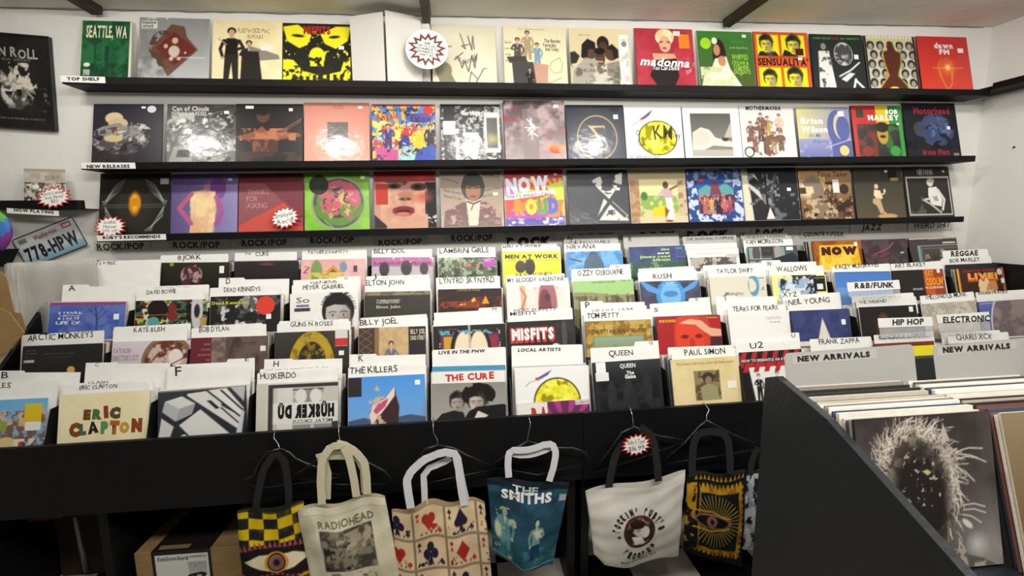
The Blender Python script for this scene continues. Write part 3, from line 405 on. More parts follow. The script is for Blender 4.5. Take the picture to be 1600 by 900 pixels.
ROW3=[  # dark translucent top bands paint the shelf's shadow into many of these prints
 ((152,271,262,270,153,366,264,365),(lambda a:[a.l([(.5-q*(.14+k*.01),.1+k*.03),(.5-q*(.28+k*.01),.2+k*.035),(.5-q*(.36+k*.012),.34+k*.03),(.5-q*(.4+.01*k),.46)],.005,['b8bcbc','8c9090','dcdcdc'][k%3],soft=.012) or 1 for q in (-1,1) for k in range(7)] and [a.l([(.5+q*.42,.55),(.5+q*(.4-k*.025),.72+k*.02),(.5+q*(.15+.02*k),.95)],.005,['c4c8c8','8c9090'][k%2],soft=.012) or 1 for q in (-1,1) for k in range(6)] and a)(Art('24221f',88)).e(.5,.5,.26,.42,'2f2c28',soft=.1).l([(.02,.52),(.95,.52)],.01,'6a6a66').l([(.02,.56),(.95,.56)],.01,'6a6a66').e(.5,.5,.08,.18,'e0921a',soft=.05).e(.5,.48,.04,.12,'f8c830',soft=.05).z(8,'d88a14',.6,.1,el=(.5,.5,.08,.2)),
   'black sleeve with silver wing ribs around a glowing orange flame','k',0,[(.92,.14,.12,.1,'9a9690')]),
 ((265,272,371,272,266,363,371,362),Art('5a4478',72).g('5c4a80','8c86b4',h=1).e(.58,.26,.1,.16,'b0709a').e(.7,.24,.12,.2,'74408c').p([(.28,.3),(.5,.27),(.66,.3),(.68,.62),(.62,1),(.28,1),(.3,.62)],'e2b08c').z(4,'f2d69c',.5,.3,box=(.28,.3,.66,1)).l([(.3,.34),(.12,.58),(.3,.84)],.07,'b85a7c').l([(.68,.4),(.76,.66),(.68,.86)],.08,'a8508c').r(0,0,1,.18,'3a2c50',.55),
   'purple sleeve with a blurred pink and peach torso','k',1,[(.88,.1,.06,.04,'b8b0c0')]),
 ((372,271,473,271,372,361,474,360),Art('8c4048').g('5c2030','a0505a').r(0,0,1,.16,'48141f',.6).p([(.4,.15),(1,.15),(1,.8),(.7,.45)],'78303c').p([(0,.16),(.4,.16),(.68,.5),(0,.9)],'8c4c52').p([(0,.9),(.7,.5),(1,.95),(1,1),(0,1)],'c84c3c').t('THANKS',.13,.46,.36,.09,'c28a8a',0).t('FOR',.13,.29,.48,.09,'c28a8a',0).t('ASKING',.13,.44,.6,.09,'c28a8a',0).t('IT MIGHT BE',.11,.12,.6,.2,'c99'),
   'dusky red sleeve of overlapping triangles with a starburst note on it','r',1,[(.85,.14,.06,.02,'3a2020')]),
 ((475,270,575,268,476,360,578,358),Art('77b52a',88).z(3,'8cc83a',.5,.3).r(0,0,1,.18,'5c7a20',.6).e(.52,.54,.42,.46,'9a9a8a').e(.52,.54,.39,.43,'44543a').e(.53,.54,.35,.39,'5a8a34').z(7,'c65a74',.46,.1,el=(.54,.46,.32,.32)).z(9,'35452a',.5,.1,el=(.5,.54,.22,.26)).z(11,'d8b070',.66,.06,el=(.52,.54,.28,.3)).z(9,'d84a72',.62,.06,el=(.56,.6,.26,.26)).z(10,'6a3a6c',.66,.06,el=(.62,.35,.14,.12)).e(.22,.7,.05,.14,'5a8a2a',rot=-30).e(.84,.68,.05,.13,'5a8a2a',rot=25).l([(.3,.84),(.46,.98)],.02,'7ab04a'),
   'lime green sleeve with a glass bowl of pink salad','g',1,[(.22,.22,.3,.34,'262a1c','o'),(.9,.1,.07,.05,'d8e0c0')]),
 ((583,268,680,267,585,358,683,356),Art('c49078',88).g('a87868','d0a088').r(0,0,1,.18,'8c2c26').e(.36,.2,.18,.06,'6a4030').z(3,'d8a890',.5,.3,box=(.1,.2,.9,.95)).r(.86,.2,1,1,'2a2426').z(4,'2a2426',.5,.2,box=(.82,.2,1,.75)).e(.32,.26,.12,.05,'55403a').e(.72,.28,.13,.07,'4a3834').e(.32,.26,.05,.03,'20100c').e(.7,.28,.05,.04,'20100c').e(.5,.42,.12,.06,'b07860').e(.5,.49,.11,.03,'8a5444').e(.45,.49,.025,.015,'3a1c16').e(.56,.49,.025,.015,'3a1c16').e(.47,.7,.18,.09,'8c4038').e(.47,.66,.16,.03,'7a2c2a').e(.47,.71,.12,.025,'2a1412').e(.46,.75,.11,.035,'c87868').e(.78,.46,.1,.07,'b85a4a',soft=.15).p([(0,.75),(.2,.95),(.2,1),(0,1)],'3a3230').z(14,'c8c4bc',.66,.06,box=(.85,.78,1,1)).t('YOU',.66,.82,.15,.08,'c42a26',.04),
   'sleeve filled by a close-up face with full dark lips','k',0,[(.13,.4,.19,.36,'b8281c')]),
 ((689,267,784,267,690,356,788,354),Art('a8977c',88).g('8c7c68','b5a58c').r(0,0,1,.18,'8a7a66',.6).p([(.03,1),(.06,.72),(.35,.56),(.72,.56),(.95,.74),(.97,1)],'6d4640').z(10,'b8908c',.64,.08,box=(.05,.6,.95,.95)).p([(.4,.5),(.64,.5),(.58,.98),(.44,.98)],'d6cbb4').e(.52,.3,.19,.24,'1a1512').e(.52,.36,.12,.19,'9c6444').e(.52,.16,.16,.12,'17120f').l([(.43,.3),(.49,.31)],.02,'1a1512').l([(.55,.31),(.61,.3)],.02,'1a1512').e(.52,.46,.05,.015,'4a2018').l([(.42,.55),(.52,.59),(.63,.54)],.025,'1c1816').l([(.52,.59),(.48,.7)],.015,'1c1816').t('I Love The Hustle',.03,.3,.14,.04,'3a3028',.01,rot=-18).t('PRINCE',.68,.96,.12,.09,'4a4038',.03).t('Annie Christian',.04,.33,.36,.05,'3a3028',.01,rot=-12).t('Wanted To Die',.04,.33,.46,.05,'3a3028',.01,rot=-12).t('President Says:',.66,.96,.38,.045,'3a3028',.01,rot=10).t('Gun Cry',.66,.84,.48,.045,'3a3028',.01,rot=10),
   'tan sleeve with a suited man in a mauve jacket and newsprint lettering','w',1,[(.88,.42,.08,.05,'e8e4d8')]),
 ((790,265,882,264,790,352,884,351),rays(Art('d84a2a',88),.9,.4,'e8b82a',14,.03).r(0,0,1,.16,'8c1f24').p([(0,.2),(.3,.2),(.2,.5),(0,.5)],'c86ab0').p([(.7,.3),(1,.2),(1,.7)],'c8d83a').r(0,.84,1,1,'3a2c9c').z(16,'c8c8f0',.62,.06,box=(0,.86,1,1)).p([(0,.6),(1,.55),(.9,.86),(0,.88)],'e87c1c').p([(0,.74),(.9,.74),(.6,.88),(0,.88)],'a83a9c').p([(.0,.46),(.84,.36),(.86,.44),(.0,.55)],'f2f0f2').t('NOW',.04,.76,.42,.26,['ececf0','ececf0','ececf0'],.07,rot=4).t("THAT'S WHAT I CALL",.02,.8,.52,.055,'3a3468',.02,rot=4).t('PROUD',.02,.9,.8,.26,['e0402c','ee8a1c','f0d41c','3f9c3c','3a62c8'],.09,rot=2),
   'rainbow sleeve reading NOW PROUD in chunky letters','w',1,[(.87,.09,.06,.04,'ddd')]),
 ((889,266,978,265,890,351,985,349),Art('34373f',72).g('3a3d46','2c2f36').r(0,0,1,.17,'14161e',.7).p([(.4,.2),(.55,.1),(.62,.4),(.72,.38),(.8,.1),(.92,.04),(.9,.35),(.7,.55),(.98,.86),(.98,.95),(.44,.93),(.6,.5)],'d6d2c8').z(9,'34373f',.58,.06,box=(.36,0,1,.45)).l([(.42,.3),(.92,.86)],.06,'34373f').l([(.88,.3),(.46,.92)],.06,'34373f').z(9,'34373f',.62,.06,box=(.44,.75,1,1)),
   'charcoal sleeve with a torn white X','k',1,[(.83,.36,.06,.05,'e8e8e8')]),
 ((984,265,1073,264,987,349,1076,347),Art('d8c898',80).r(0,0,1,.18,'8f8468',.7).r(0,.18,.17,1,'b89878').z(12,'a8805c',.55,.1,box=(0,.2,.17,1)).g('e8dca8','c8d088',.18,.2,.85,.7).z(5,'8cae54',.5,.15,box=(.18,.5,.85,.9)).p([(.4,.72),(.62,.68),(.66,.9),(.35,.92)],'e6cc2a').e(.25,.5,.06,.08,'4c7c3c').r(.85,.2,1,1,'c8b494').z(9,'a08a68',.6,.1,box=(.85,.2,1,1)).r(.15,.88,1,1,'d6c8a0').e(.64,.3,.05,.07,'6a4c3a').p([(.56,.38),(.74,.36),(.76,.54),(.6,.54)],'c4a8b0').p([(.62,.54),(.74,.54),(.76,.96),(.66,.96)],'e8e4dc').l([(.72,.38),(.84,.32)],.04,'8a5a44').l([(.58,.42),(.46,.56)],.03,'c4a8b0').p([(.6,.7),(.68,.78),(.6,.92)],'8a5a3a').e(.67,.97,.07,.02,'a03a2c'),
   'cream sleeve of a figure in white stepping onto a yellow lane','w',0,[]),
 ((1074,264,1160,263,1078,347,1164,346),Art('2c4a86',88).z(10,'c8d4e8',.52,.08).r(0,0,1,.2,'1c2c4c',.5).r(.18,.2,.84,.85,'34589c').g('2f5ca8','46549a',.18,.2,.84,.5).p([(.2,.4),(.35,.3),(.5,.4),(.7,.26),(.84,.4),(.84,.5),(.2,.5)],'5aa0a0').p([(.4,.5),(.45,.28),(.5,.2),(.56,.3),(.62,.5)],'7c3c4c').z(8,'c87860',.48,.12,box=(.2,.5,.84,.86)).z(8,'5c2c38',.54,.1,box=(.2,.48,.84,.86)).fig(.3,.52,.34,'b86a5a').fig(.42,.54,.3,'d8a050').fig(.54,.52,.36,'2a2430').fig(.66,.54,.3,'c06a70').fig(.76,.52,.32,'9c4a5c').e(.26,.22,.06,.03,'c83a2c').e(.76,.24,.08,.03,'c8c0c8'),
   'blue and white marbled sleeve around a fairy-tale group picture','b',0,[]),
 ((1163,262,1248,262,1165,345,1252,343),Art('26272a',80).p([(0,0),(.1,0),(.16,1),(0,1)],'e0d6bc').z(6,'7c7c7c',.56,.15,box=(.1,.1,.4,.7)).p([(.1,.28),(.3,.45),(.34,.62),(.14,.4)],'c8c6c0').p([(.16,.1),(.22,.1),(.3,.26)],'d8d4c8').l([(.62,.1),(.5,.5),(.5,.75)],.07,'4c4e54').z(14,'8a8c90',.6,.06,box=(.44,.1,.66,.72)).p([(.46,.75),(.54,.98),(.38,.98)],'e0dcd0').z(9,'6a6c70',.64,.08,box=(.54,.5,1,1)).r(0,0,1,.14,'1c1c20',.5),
   'dark grey sleeve with a zipped fabric close-up and white streaks','w',0,[(.83,.42,.07,.06,'f2f2f2')]),
 ((1252,263,1329,262,1254,343,1336,341),Art('8c6c4c',80).g('b08c60','6c4c34').r(0,0,1,.04,'3a2a20').e(.14,.42,.16,.16,'e8d8b0',soft=.15).z(4,'d8bc88',.5,.2,box=(0,.15,.5,.5)).p([(.06,.28),(.26,.12),(.44,.3),(.5,.6),(.3,.7),(.26,.36),(.1,.36)],'847868').p([(.22,.5),(.6,.5),(.7,.98),(.2,.98)],'8a7660').fig(.58,.3,.55,'5c4834').e(.59,.3,.1,.03,'3a2c20').z(12,'c8b088',.62,.08,box=(.05,.6,1,1)).z(10,'3a2a20',.62,.08,box=(.05,.55,1,.95)).r(0,.38,.12,.5,'4a3a2a').t('Tanya Tucker',.36,.95,.17,.1,'3c2c20',.01,sh=.2),
   'brown western sleeve with a horse and rider','k',0,[(.7,.36,.12,.26,'e8e4dc'),(.85,.42,.17,.2,'221c18','o')]),
 ((1334,262,1411,261,1340,340,1417,339),Art('4a4438',72).g('3a3a34','5c5242').e(.45,.38,.04,.05,'e0c8a0').p([(.4,.44),(.52,.46),(.56,.62),(.44,.64),(.38,.55)],'ecd8b4').p([(.36,.62),(.5,.6),(.56,.9),(.48,.92),(.42,.76),(.34,.7)],'c8a884').l([(.52,.55),(.6,.52)],.03,'e0c8a0').l([(.56,.9),(.64,.98)],.03,'e8cca0').e(.62,.97,.2,.05,'c8a468').r(.72,.08,.9,.22,'1c1c24').r(.76,.21,.92,.27,'b09c50').e(.61,.47,.02,.04,'f0e0c0'),
   'olive sleeve with a small seated figure in pale dress','k',0,[(.68,.08,.06,.04,'e4e4e4')]),
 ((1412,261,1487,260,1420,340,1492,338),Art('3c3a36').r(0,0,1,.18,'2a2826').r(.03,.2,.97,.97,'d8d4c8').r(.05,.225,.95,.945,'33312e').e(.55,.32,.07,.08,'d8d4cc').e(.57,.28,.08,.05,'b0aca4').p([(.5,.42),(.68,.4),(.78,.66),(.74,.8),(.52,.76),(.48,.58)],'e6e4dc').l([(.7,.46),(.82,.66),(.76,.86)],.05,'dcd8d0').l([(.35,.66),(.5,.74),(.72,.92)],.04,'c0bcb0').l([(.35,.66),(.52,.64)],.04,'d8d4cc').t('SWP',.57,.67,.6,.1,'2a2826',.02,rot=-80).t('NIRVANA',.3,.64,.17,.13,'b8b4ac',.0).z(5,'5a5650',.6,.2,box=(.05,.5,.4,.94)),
   'dark sleeve with a white-bordered photo of a guitarist in a white shirt','k',0,[(.87,.1,.05,.04,'bbb')]),
]
# ------------------------------------------------------------------ the filing bins: (tier, cover top edge px, print, short name, edge, wrap, stickers, sleeves behind, cards)
# card = (top edge px, metres behind, [(text,u0,u1,v,h)], tab px or None)
VIS={4:.42,3:.42,2:.5,1:.62}
def T(k):
    Art.YS=VIS[k]; return k
SC="-~' -~ '- ~-"
CELLS=[
 (T(4),(252.5,410.5,357.5,409.5),Art('22221c').g('2c2e20','1a1816').e(.38,.45,.09,.12,'b08c90').e(.52,.45,.09,.12,'b08c90').z(9,'4a2c34',.5,.1,el=(.45,.55,.15,.2)).e(.15,.06,.03,.03,'7aa83a').e(.5,.12,.02,.02,'a85a6c'),'black cover with two small pink figures','k',1,[(.9,.27,.07,.11,'eee')],4,[((251,399,357,396.5),.012,[('BJORK',278,314,406,7)],None)]),
 (T(4),(366.8,408,466,406.4),Art('2c2729').g('2e2a2c','1c1819').e(.5,.12,.12,.02,'7a3a3c').r(0,0,1,.02,'8a8076'),'plain dark cover under the first narrow card','k',1,[],4,[((367,395,464,393),.014,[('THE',382,392,398.5,3.5),('CURE',399,420,400,6.5)],None)]),
 (T(4),(470.5,406,570,404),Art('e0a8a4').z(4,'eabab4',.5,.3).p([(.3,.65),(.5,.22),(.68,.6),(.6,.75),(.36,.75)],'c89c4c').p([(.38,.6),(.5,.36),(.6,.6)],'8c5c2a').e(.24,.5,.09,.2,'7c9c58').l([(.05,.25),(.12,.3),(.04,.5),(.1,.5)],.02,'7c2c3c').e(.66,.3,.06,.09,'7c98a8').z(8,'d8c46a',.6,.1,box=(.1,.5,.7,.8)),'pink cover with a wooden hut and green tree','w',1,[(.85,.38,.06,.1,'444850')],5,[((472,391.5,573,389),.016,[('FATHERJOHNMISTY',482,544,397,5)],None)]),
 (T(4),(581,402,677,401.5),Art('a8568c').g('b86a9c','a04c84').r(0,.36,1,1,'b8b4b8').e(.2,.46,.08,.12,'2a2628').e(.56,.42,.09,.12,'2a2628').e(.85,.45,.07,.1,'3a3236').z(12,'e8c8e0',.68,.08,box=(0,0,1,.2)).t('SURREALISTIC PILLOW',.03,.97,.28,.1,'5a2850',.02),'magenta cover with a row of dark heads','w',1,[],5,[((581,391,675,389),.014,[('BILLY IDOL',584,633,396,7)],None)]),
 (T(4),(685,402.5,776,401.5),Art('55664a').z(12,'2c3826',.5,.15).z(14,'98a884',.62,.1).z(8,'b8c4a8',.6,.15,box=(.1,0,.6,.15)).z(9,'c87060',.62,.1,box=(.35,.26,.7,.4)).r(.76,.03,.97,.4,'b04aa8').t('Lambrini',.79,.95,.1,.05,'eee').t('Girls',.79,.9,.17,.05,'eee'),'leafy green cover with a purple strip','w',1,[],5,[((683,388,774,386),.014,[('LAMBRINI GIRLS',687,763,396,7.5)],None)]),
 (T(4),(785,393,876,392),Art('e8d81c').z(4,'f2e63a',.5,.3).t('MEN AT WORK',.04,.96,.27,.15,'1c1c16',.05).t('THEIR ULTIMATE COLLECTION',.06,.96,.36,.035,'6a6420',.01).e(.3,.6,.09,.1,'3a3420').e(.46,.6,.09,.13,'2a2618'),'bright yellow cover with stencil lettering','w',1,[],4,[((783.5,382,870,379.5),.018,[('MEN AT WORK',786,847,390,6.5)],None),((785,387,875,385),.009,[],None)]),
 (T(4),(884,393.5,972,391),Art('4a94d4').g('3f86c8','5aa2dc').z(5,'78b4e4',.55,.2).e(.48,.36,.1,.15,'3c4c5c').e(.48,.3,.05,.05,'8a7068').p([(.05,.24),(.3,.4),(.25,.44),(.06,.32)],'40586c').e(.48,.7,.18,.25,'4a6478'),'blue underwater cover with a swimmer','w',1,[],4,[((881,368,965,365.5),.075,[('N',887,894,377,8)],None),((881,376,966,374),.05,[('NINE INCH NAILS',884,953,381,4.5)],None),((881,382,969,380),.014,[('NIRVANA',886,931,389,7)],None)]),
 (T(4),(982,386,1070,383),Art('2a3a6c').z(6,'35487c',.5,.3).r(0,.62,1,1,'5c9468').z(6,'2c5040',.5,.2,box=(0,.62,1,1)).r(.84,.42,1,.46,'6a86b4',.5).t('the',.56,.72,.17,.09,'a8cc4a',.06).t('new',.5,.72,.31,.08,'eaeae0',.06).t('jimmy reed',.18,.72,.45,.1,'a8cc4a',.06).t('album',.4,.72,.58,.1,'a8cc4a',.06).r(.83,.08,.95,.13,'7ab0e8',.6),'navy cover with lime lower-case lettering','w',1,[],6,[((973,366.5,1060,363.5),.07,[('R',982,988,377,8)],None)]),
 (T(4),(1071.7,390,1153.7,387),Art('eceae6').r(.06,.36,.94,.9,'b8b0a8').z(9,'5c5450',.5,.1,box=(.06,.36,.94,.95)).r(.75,.25,1,.4,'c8c8ca').t('THE SMASHING PUMPKINS',.2,.74,.22,.03,'999',0),'white cover with a grey crowd photograph','k',0,[],5,[((1066,370,1150,367),.06,[('THE SMASHING PUMPKINS',1072,1146,376.5,5)],None),((1069,381.5,1151,379),.02,[],None)]),
 (T(4),(1168,385.7,1245,383.3),Art('4c5454').r(.01,.04,.26,.55,'88a4a4').r(.27,.04,.5,.4,'3c3a3a').r(.52,.04,.74,.5,'7ca0a0').r(.01,.62,.26,1,'88a4a4').e(.16,.3,.08,.16,'5a5450').e(.6,.28,.06,.14,'a89c90').p([(.4,.6),(.9,.3),(1,.5),(1,1),(.4,1)],'2c3438').t('VAN MORRISON',.08,.46,.56,.05,'d8dcd8',.01).t('T.B. SHEETS',.3,.45,.2,.03,'988',.0),'teal cover of small square photographs','k',0,[(.84,.13,.14,.13,'f0f0f0')],8,[((1157,366,1230,363.5),.085,[('V',1158.5,1164.5,369.5,6)],None),((1160,371,1236,368.5),.06,[('STEVIE RAY VAUGHAN',1164,1226,373,4)],None),((1161,375.5,1238,373),.02,[('VAN MORRISON',1165,1223,381.5,6.5)],None)]),
 (T(4),(1268,377,1345,375),Art('8c4c1c').z(6,'a8642c',.5,.2).p([(.14,.18),(.92,.15),(.95,1),(.1,1)],'e0b020').z(5,'f0d050',.5,.2,box=(.15,.2,.9,1)).t('NOW',.17,.9,.55,.3,'4a1c24',.12),'brown and gold cover with huge dark lettering','k',0,[(.88,.16,.06,.07,'eee')],8,[]),
 (T(4),(1345,375,1415,373),Art('55444c').z(5,'3c3034',.5,.3).l([(.28,.6),(.6,.36),(.7,.15)],.03,'a85c50').l([(.2,.62),(.4,.72),(.6,.6)],.04,'7a3a48').r(.84,.55,.92,.6,'ddd'),'dusky mauve cover with a thin horn','k',1,[],4,[]),
 (T(4),(1419,372.5,1493.5,369.5),Art('463c40').r(.0,0,1,.05,'d8c8a8').r(.16,.32,1,.36,'7fa0a0').r(.16,.36,.22,1,'7fa0a0').r(.22,.42,1,1,'6c685c').r(.26,.48,1,1,'4a4640').z(8,'948c70',.6,.1,box=(.26,.5,.95,1)).t('THE MAKING OF',.4,.7,.1,.03,'ccc').r(.7,.2,.97,.27,'c8ccc4'),'dark plum cover with a teal inner frame','k',1,[],6,[]),
 # ---- tier 3
 (T(3),(78,472.4,198,471),Art('4660a8',80).g('5468b0','3452a4').r(0,0,1,.1,'8a5088').z(4,'6478b8',.5,.3,box=(0,.1,1,1)).l([(.63,1),(.63,.6),(.6,.2)],.02,'2c3c70').l([(.63,.6),(.75,.3)],.012,'2c3c70').l([(.62,.5),(.52,.25)],.012,'2c3c70').l([(.63,.45),(.7,.18)],.01,'2c3c70').l([(.63,.85),(.8,.7)],.01,'2c3c70').t('ARRESTED DEVELOPMENT',.02,.98,.095,.075,'a8387c',.02).t('3 YEARS,',.12,.43,.38,.07,'eef0f4',.03,jit=1).t('5 MONTHS',.14,.4,.47,.05,'dfe4f0',.01,jit=1).t('& 2 DAYS',.12,.39,.57,.07,'eef0f4',.02,jit=1).t('in the',.25,.34,.62,.03,'eef0f4').t('LIFE OF',.1,.42,.73,.1,'eef0f4',.01,jit=1),'blue cover with a bare tree and purple band','w',1,[(.88,.5,.07,.08,'eee')],6,[((98,448,213,447),.03,[('A',107,118,455.5,9)],(98,138,-3))]),
 (T(3),(212,470,327,467),Art('2c2a20',88).z(10,'b8b04a',.56,.08).z(10,'3c6458',.58,.08).z(8,'6c2420',.6,.08).z(12,'d8d4b8',.68,.06).z(7,'1c1a18',.56,.08).e(.3,.3,.14,.14,'241a18').e(.84,.36,.08,.3,'c8c4c8').e(.84,.4,.04,.1,'2a2a2a').l([(0,.5),(.7,.5)],.012,'b8b04a').e(.25,.75,.08,.08,'5c9c98').e(.5,.28,.06,.08,'7c3028').e(.5,.55,.07,.07,'7c3028').p([(.88,.65),(1,.6),(1,1),(.9,1)],'b89c5c'),'dark jungle-patterned cover with yellow and teal patches','w',1,[],5,[((216,448,327,444.5),.03,[(SC,243,297,451,4)],None),((213,454.5,320,450),.014,[('DAVID BOWIE',229,275,460,6.5)],None)]),
 (T(3),(329,463.5,439,460),Art('232322',80).z(6,'5c5c58',.62,.15).z(9,'c8c8c4',.68,.1,el=(.5,.6,.35,.35)).e(.5,.22,.05,.1,'8a8a88').t('Dead Kennedys',.02,.54,.27,.1,'c8c42c',.04),'charcoal smoke cover with a large red round sticker','w',1,[(.78,.36,.27,.27,'d83a26','o'),(.83,.74,.07,.07,'eee')],5,[((342,437.5,452,435.5),.05,[('D',353,360,443.5,9)],(343,381,-3)),((328,450,438,446),.016,[('DEAD KENNEDYS',350,407,456.5,7)],None)]),
 (T(3),(453,459.5,560,455),Art('e9e7e2',88).face(.7,.78,1.35,'b8b4ae','1c1a18').t('So',.09,.28,.32,.19,'151515',.0).r(.09,.39,.27,.46,'2c3a6c').r(.06,.5,.29,.62,'3c403c').t('PETER GABRIEL',.1,.26,.44,.03,'ccd'),'white cover with half a monochrome portrait','w',1,[],5,[((458,438,563,433.5),.045,[('G',538,543,436.5,4),('GENESIS',485,527,444,4)],(528,563,-2.5)),((456,445.5,560,442),.016,[('PETER GABRIEL',473,538,452.5,6.5)],None)]),
 (T(3),(569,456,672.5,454),Art('3a3732',80).r(0,0,1,.14,'8c8268').z(14,'6a6048',.5,.1,box=(0,0,1,.14)).l([(0,.6),(1,.5)],.01,'55524c').t('TUMBLEWEED',.18,.54,.36,.07,'c8c0a8',.02).t('CONNECTION',.18,.52,.43,.06,'c8c0a8',.02).t('Elton John',.18,.54,.6,.1,'c8c0a8',.02),'charcoal cover with pale old-style lettering','w',1,[],4,[((572,432,671,429),.05,[('J',584,588.5,434.5,6),(SC,592,658,436,3)],None),((570,438.5,672,434.5),.016,[('ELTON JOHN',571,632,446.5,8)],None)]),
 (T(3),(684,452,784,450),Art('2c1a18',80).g('2a1c1a','3c2018').z(4,'5c2c1c',.55,.2,box=(0,.3,1,1)).p([(.18,.62),(.24,.44),(.3,.62)],'f0a020').p([(.3,.62),(.4,.46),(.46,.62)],'f0b428').p([(.44,.66),(.56,.3),(.64,.66)],'f6c02c').p([(.68,.56),(.74,.26),(.8,.56)],'f09a20').z(8,'8a3a1c',.6,.1,box=(0,.45,1,.7)).t('LYNYRD SKYNYRD',.3,.66,.08,.06,'b89440',.01),'dark cover with orange flames','w',1,[],4,[((681,434,781,431),.016,[('LYNYRD SKYNYRD',687,772,443.5,9)],None)]),
 (T(3),(791,447,890,444.5),Art('ecd8d0',80).z(3,'f4e8e0',.5,.3).e(.64,.7,.15,.4,'a86c74').e(.6,.85,.1,.3,'7c4450').e(.1,.45,.2,.5,'e0b090').e(.08,.5,.14,.4,'f0e4dc').l([(.22,.1),(.3,.4),(.22,.9)],.03,'c87c5c').e(.64,.45,.05,.06,'5a3a3c').t('My bloody valentine',.42,.82,.13,.05,'a88c88',.0,sh=.3),'pale pink cover with soft plum shapes','w',1,[],4,[((790,431,882,427),.04,[('MUDHONEY',806,864,432,4.5)],None),((790,438,888,434),.014,[('MY BLOODY VALENTINE',793,881,441.5,6.5)],None)]),
 (T(3),(895,439.5,989,436),kids(Art('a2cc84',80).p([(0,.4),(.3,.42),(.6,.52),(1,.55),(1,1),(0,1)],'98946c').z(8,'6a6648',.5,.15,box=(0,.55,1,1)),5,.5,['3c4030','5a4438','4c5840','443830'],3,.1,.98,.34).t('THE SEEDS SOUND',.3,.7,.09,.05,'3a4c30',.01).t('Vol. 2',.8,.95,.06,.05,'3a6048',.01),'pale green cover with five faces over a log','w',1,[],5,[((892,421,985,417),.016,[('O',962,967,418.5,4),('OZZY OSBOURNE',903,974,431.5,8)],(954,985,-4.5))]),
 (T(3),(999,440,1093,437),Art('3f4258',80).g('3a3c54','4c4c60').z(6,'55566c',.5,.3).e(.5,.56,.24,.26,'4a94d4').e(.5,.56,.17,.2,'78b8e8').p([(0,.02),(.06,.0),(.36,.4),(.3,.52),(.12,.36)],'5a9cdc').p([(1,.02),(.94,.0),(.68,.38),(.7,.5),(.9,.3)],'5a9cdc').e(.5,.5,.12,.05,'4a88c0').t('RUSH',.44,.58,.1,.05,'dde4ee',.03).t('FLY BY NIGHT',.37,.63,.19,.05,'c8d4e4',.01,sh=.2),'slate cover with a blue winged creature','w',1,[],5,[((997,420,1084,415.5),.04,[(SC+SC,1000,1080,423,3.5)],None),((996,426,1088,421),.014,[('RUSH',1021,1049,436,8)],None)]),
 (T(3),(1108,433,1195,430.5),Art('ddd7c4').r(.46,.95,1,1,'5a2a28').t('Midnights',.26,.58,.7,.12,'56687c',.01).r(.78,.07,.98,.12,'5a7c94').r(.78,.1,.98,.55,'d4d6cc').e(.78,.36,.1,.17,'5a9cb4').e(.78,.36,.05,.08,'ddd7c4').r(.7,.1,.78,.6,'ddd7c4').z(16,'9aa09c',.6,.08,box=(.88,.14,.97,.55)),'cream cover reading Midnights','w',0,[],8,[((1098,415,1190,410.5),.05,[],None),((1105,418.5,1194,415),.014,[('TAYLOR SWIFT',1120,1177,427.5,7)],None)]),
 (T(3),(1205,430.5,1290,428.5),Art('ece88c',80).r(.1,.12,.82,1,'d4dce4').z(8,'2c3034',.5,.12,el=(.5,.42,.36,.34)).z(10,'9ab4cc',.62,.1,box=(.1,.12,.82,.9)).r(.14,.6,.5,1,'a8c8dc',.6).t('WALLOWS',.45,.58,.05,.03,'a8a040').r(.76,.05,.98,.66,'1f1f1e').r(.82,.36,.93,.58,'e4e4e0').t('WALLOWS',.78,.96,.15,.04,'d8d8c8').z(14,'a8a848',.6,.08,box=(.78,.18,.96,.32)),'yellow-edged cover with tree branches against the sky','w',0,[],5,[((1190,410.5,1275,408.5),.05,[('W',1198,1206,415.5,7.5),(SC,1216,1270,417,2)],(1190,1219,-3.5)),((1201,418,1286,414.5),.014,[('WALLOWS',1214,1261,425,7.5)],None)]),
 (T(3),(1303,425,1391,423.5),Art('4a7cc0').g('4a7cc4','5c8ccc').r(.0,.0,1,.03,'3a5c94').r(.0,.6,1,1,'6a98d4'),'plain sky-blue cover','w',0,[],5,[((1299,417,1390,411.5),.014,[('KACEY MUSGRAVES',1305,1373,420.5,7)],None)]),
 (T(3),(1393,423,1473,420),Art('22201f',80).r(.6,0,1,1,'a0401c').r(.62,0,.8,1,'c85c1c').t('JUST',.63,.8,.27,.22,'4a1c10',.05).t("COOLIN'",.63,.98,.62,.3,'f0a02c',.05).t('JUST',.63,.8,.26,.22,'f0a02c',.03).t('ART BLAKEY',.36,.56,.8,.08,'d8d8d0',.02).t('THE JAZZ MESSENGERS',.6,.96,.76,.08,'f0e8dc',.02),'black cover with an orange lettered stripe','k',1,[(.9,.08,.06,.06,'eee')],5,[((1391,412.5,1472,407.5),.014,[('ART BLAKEY',1398,1447,418.5,6.5)],None)]),
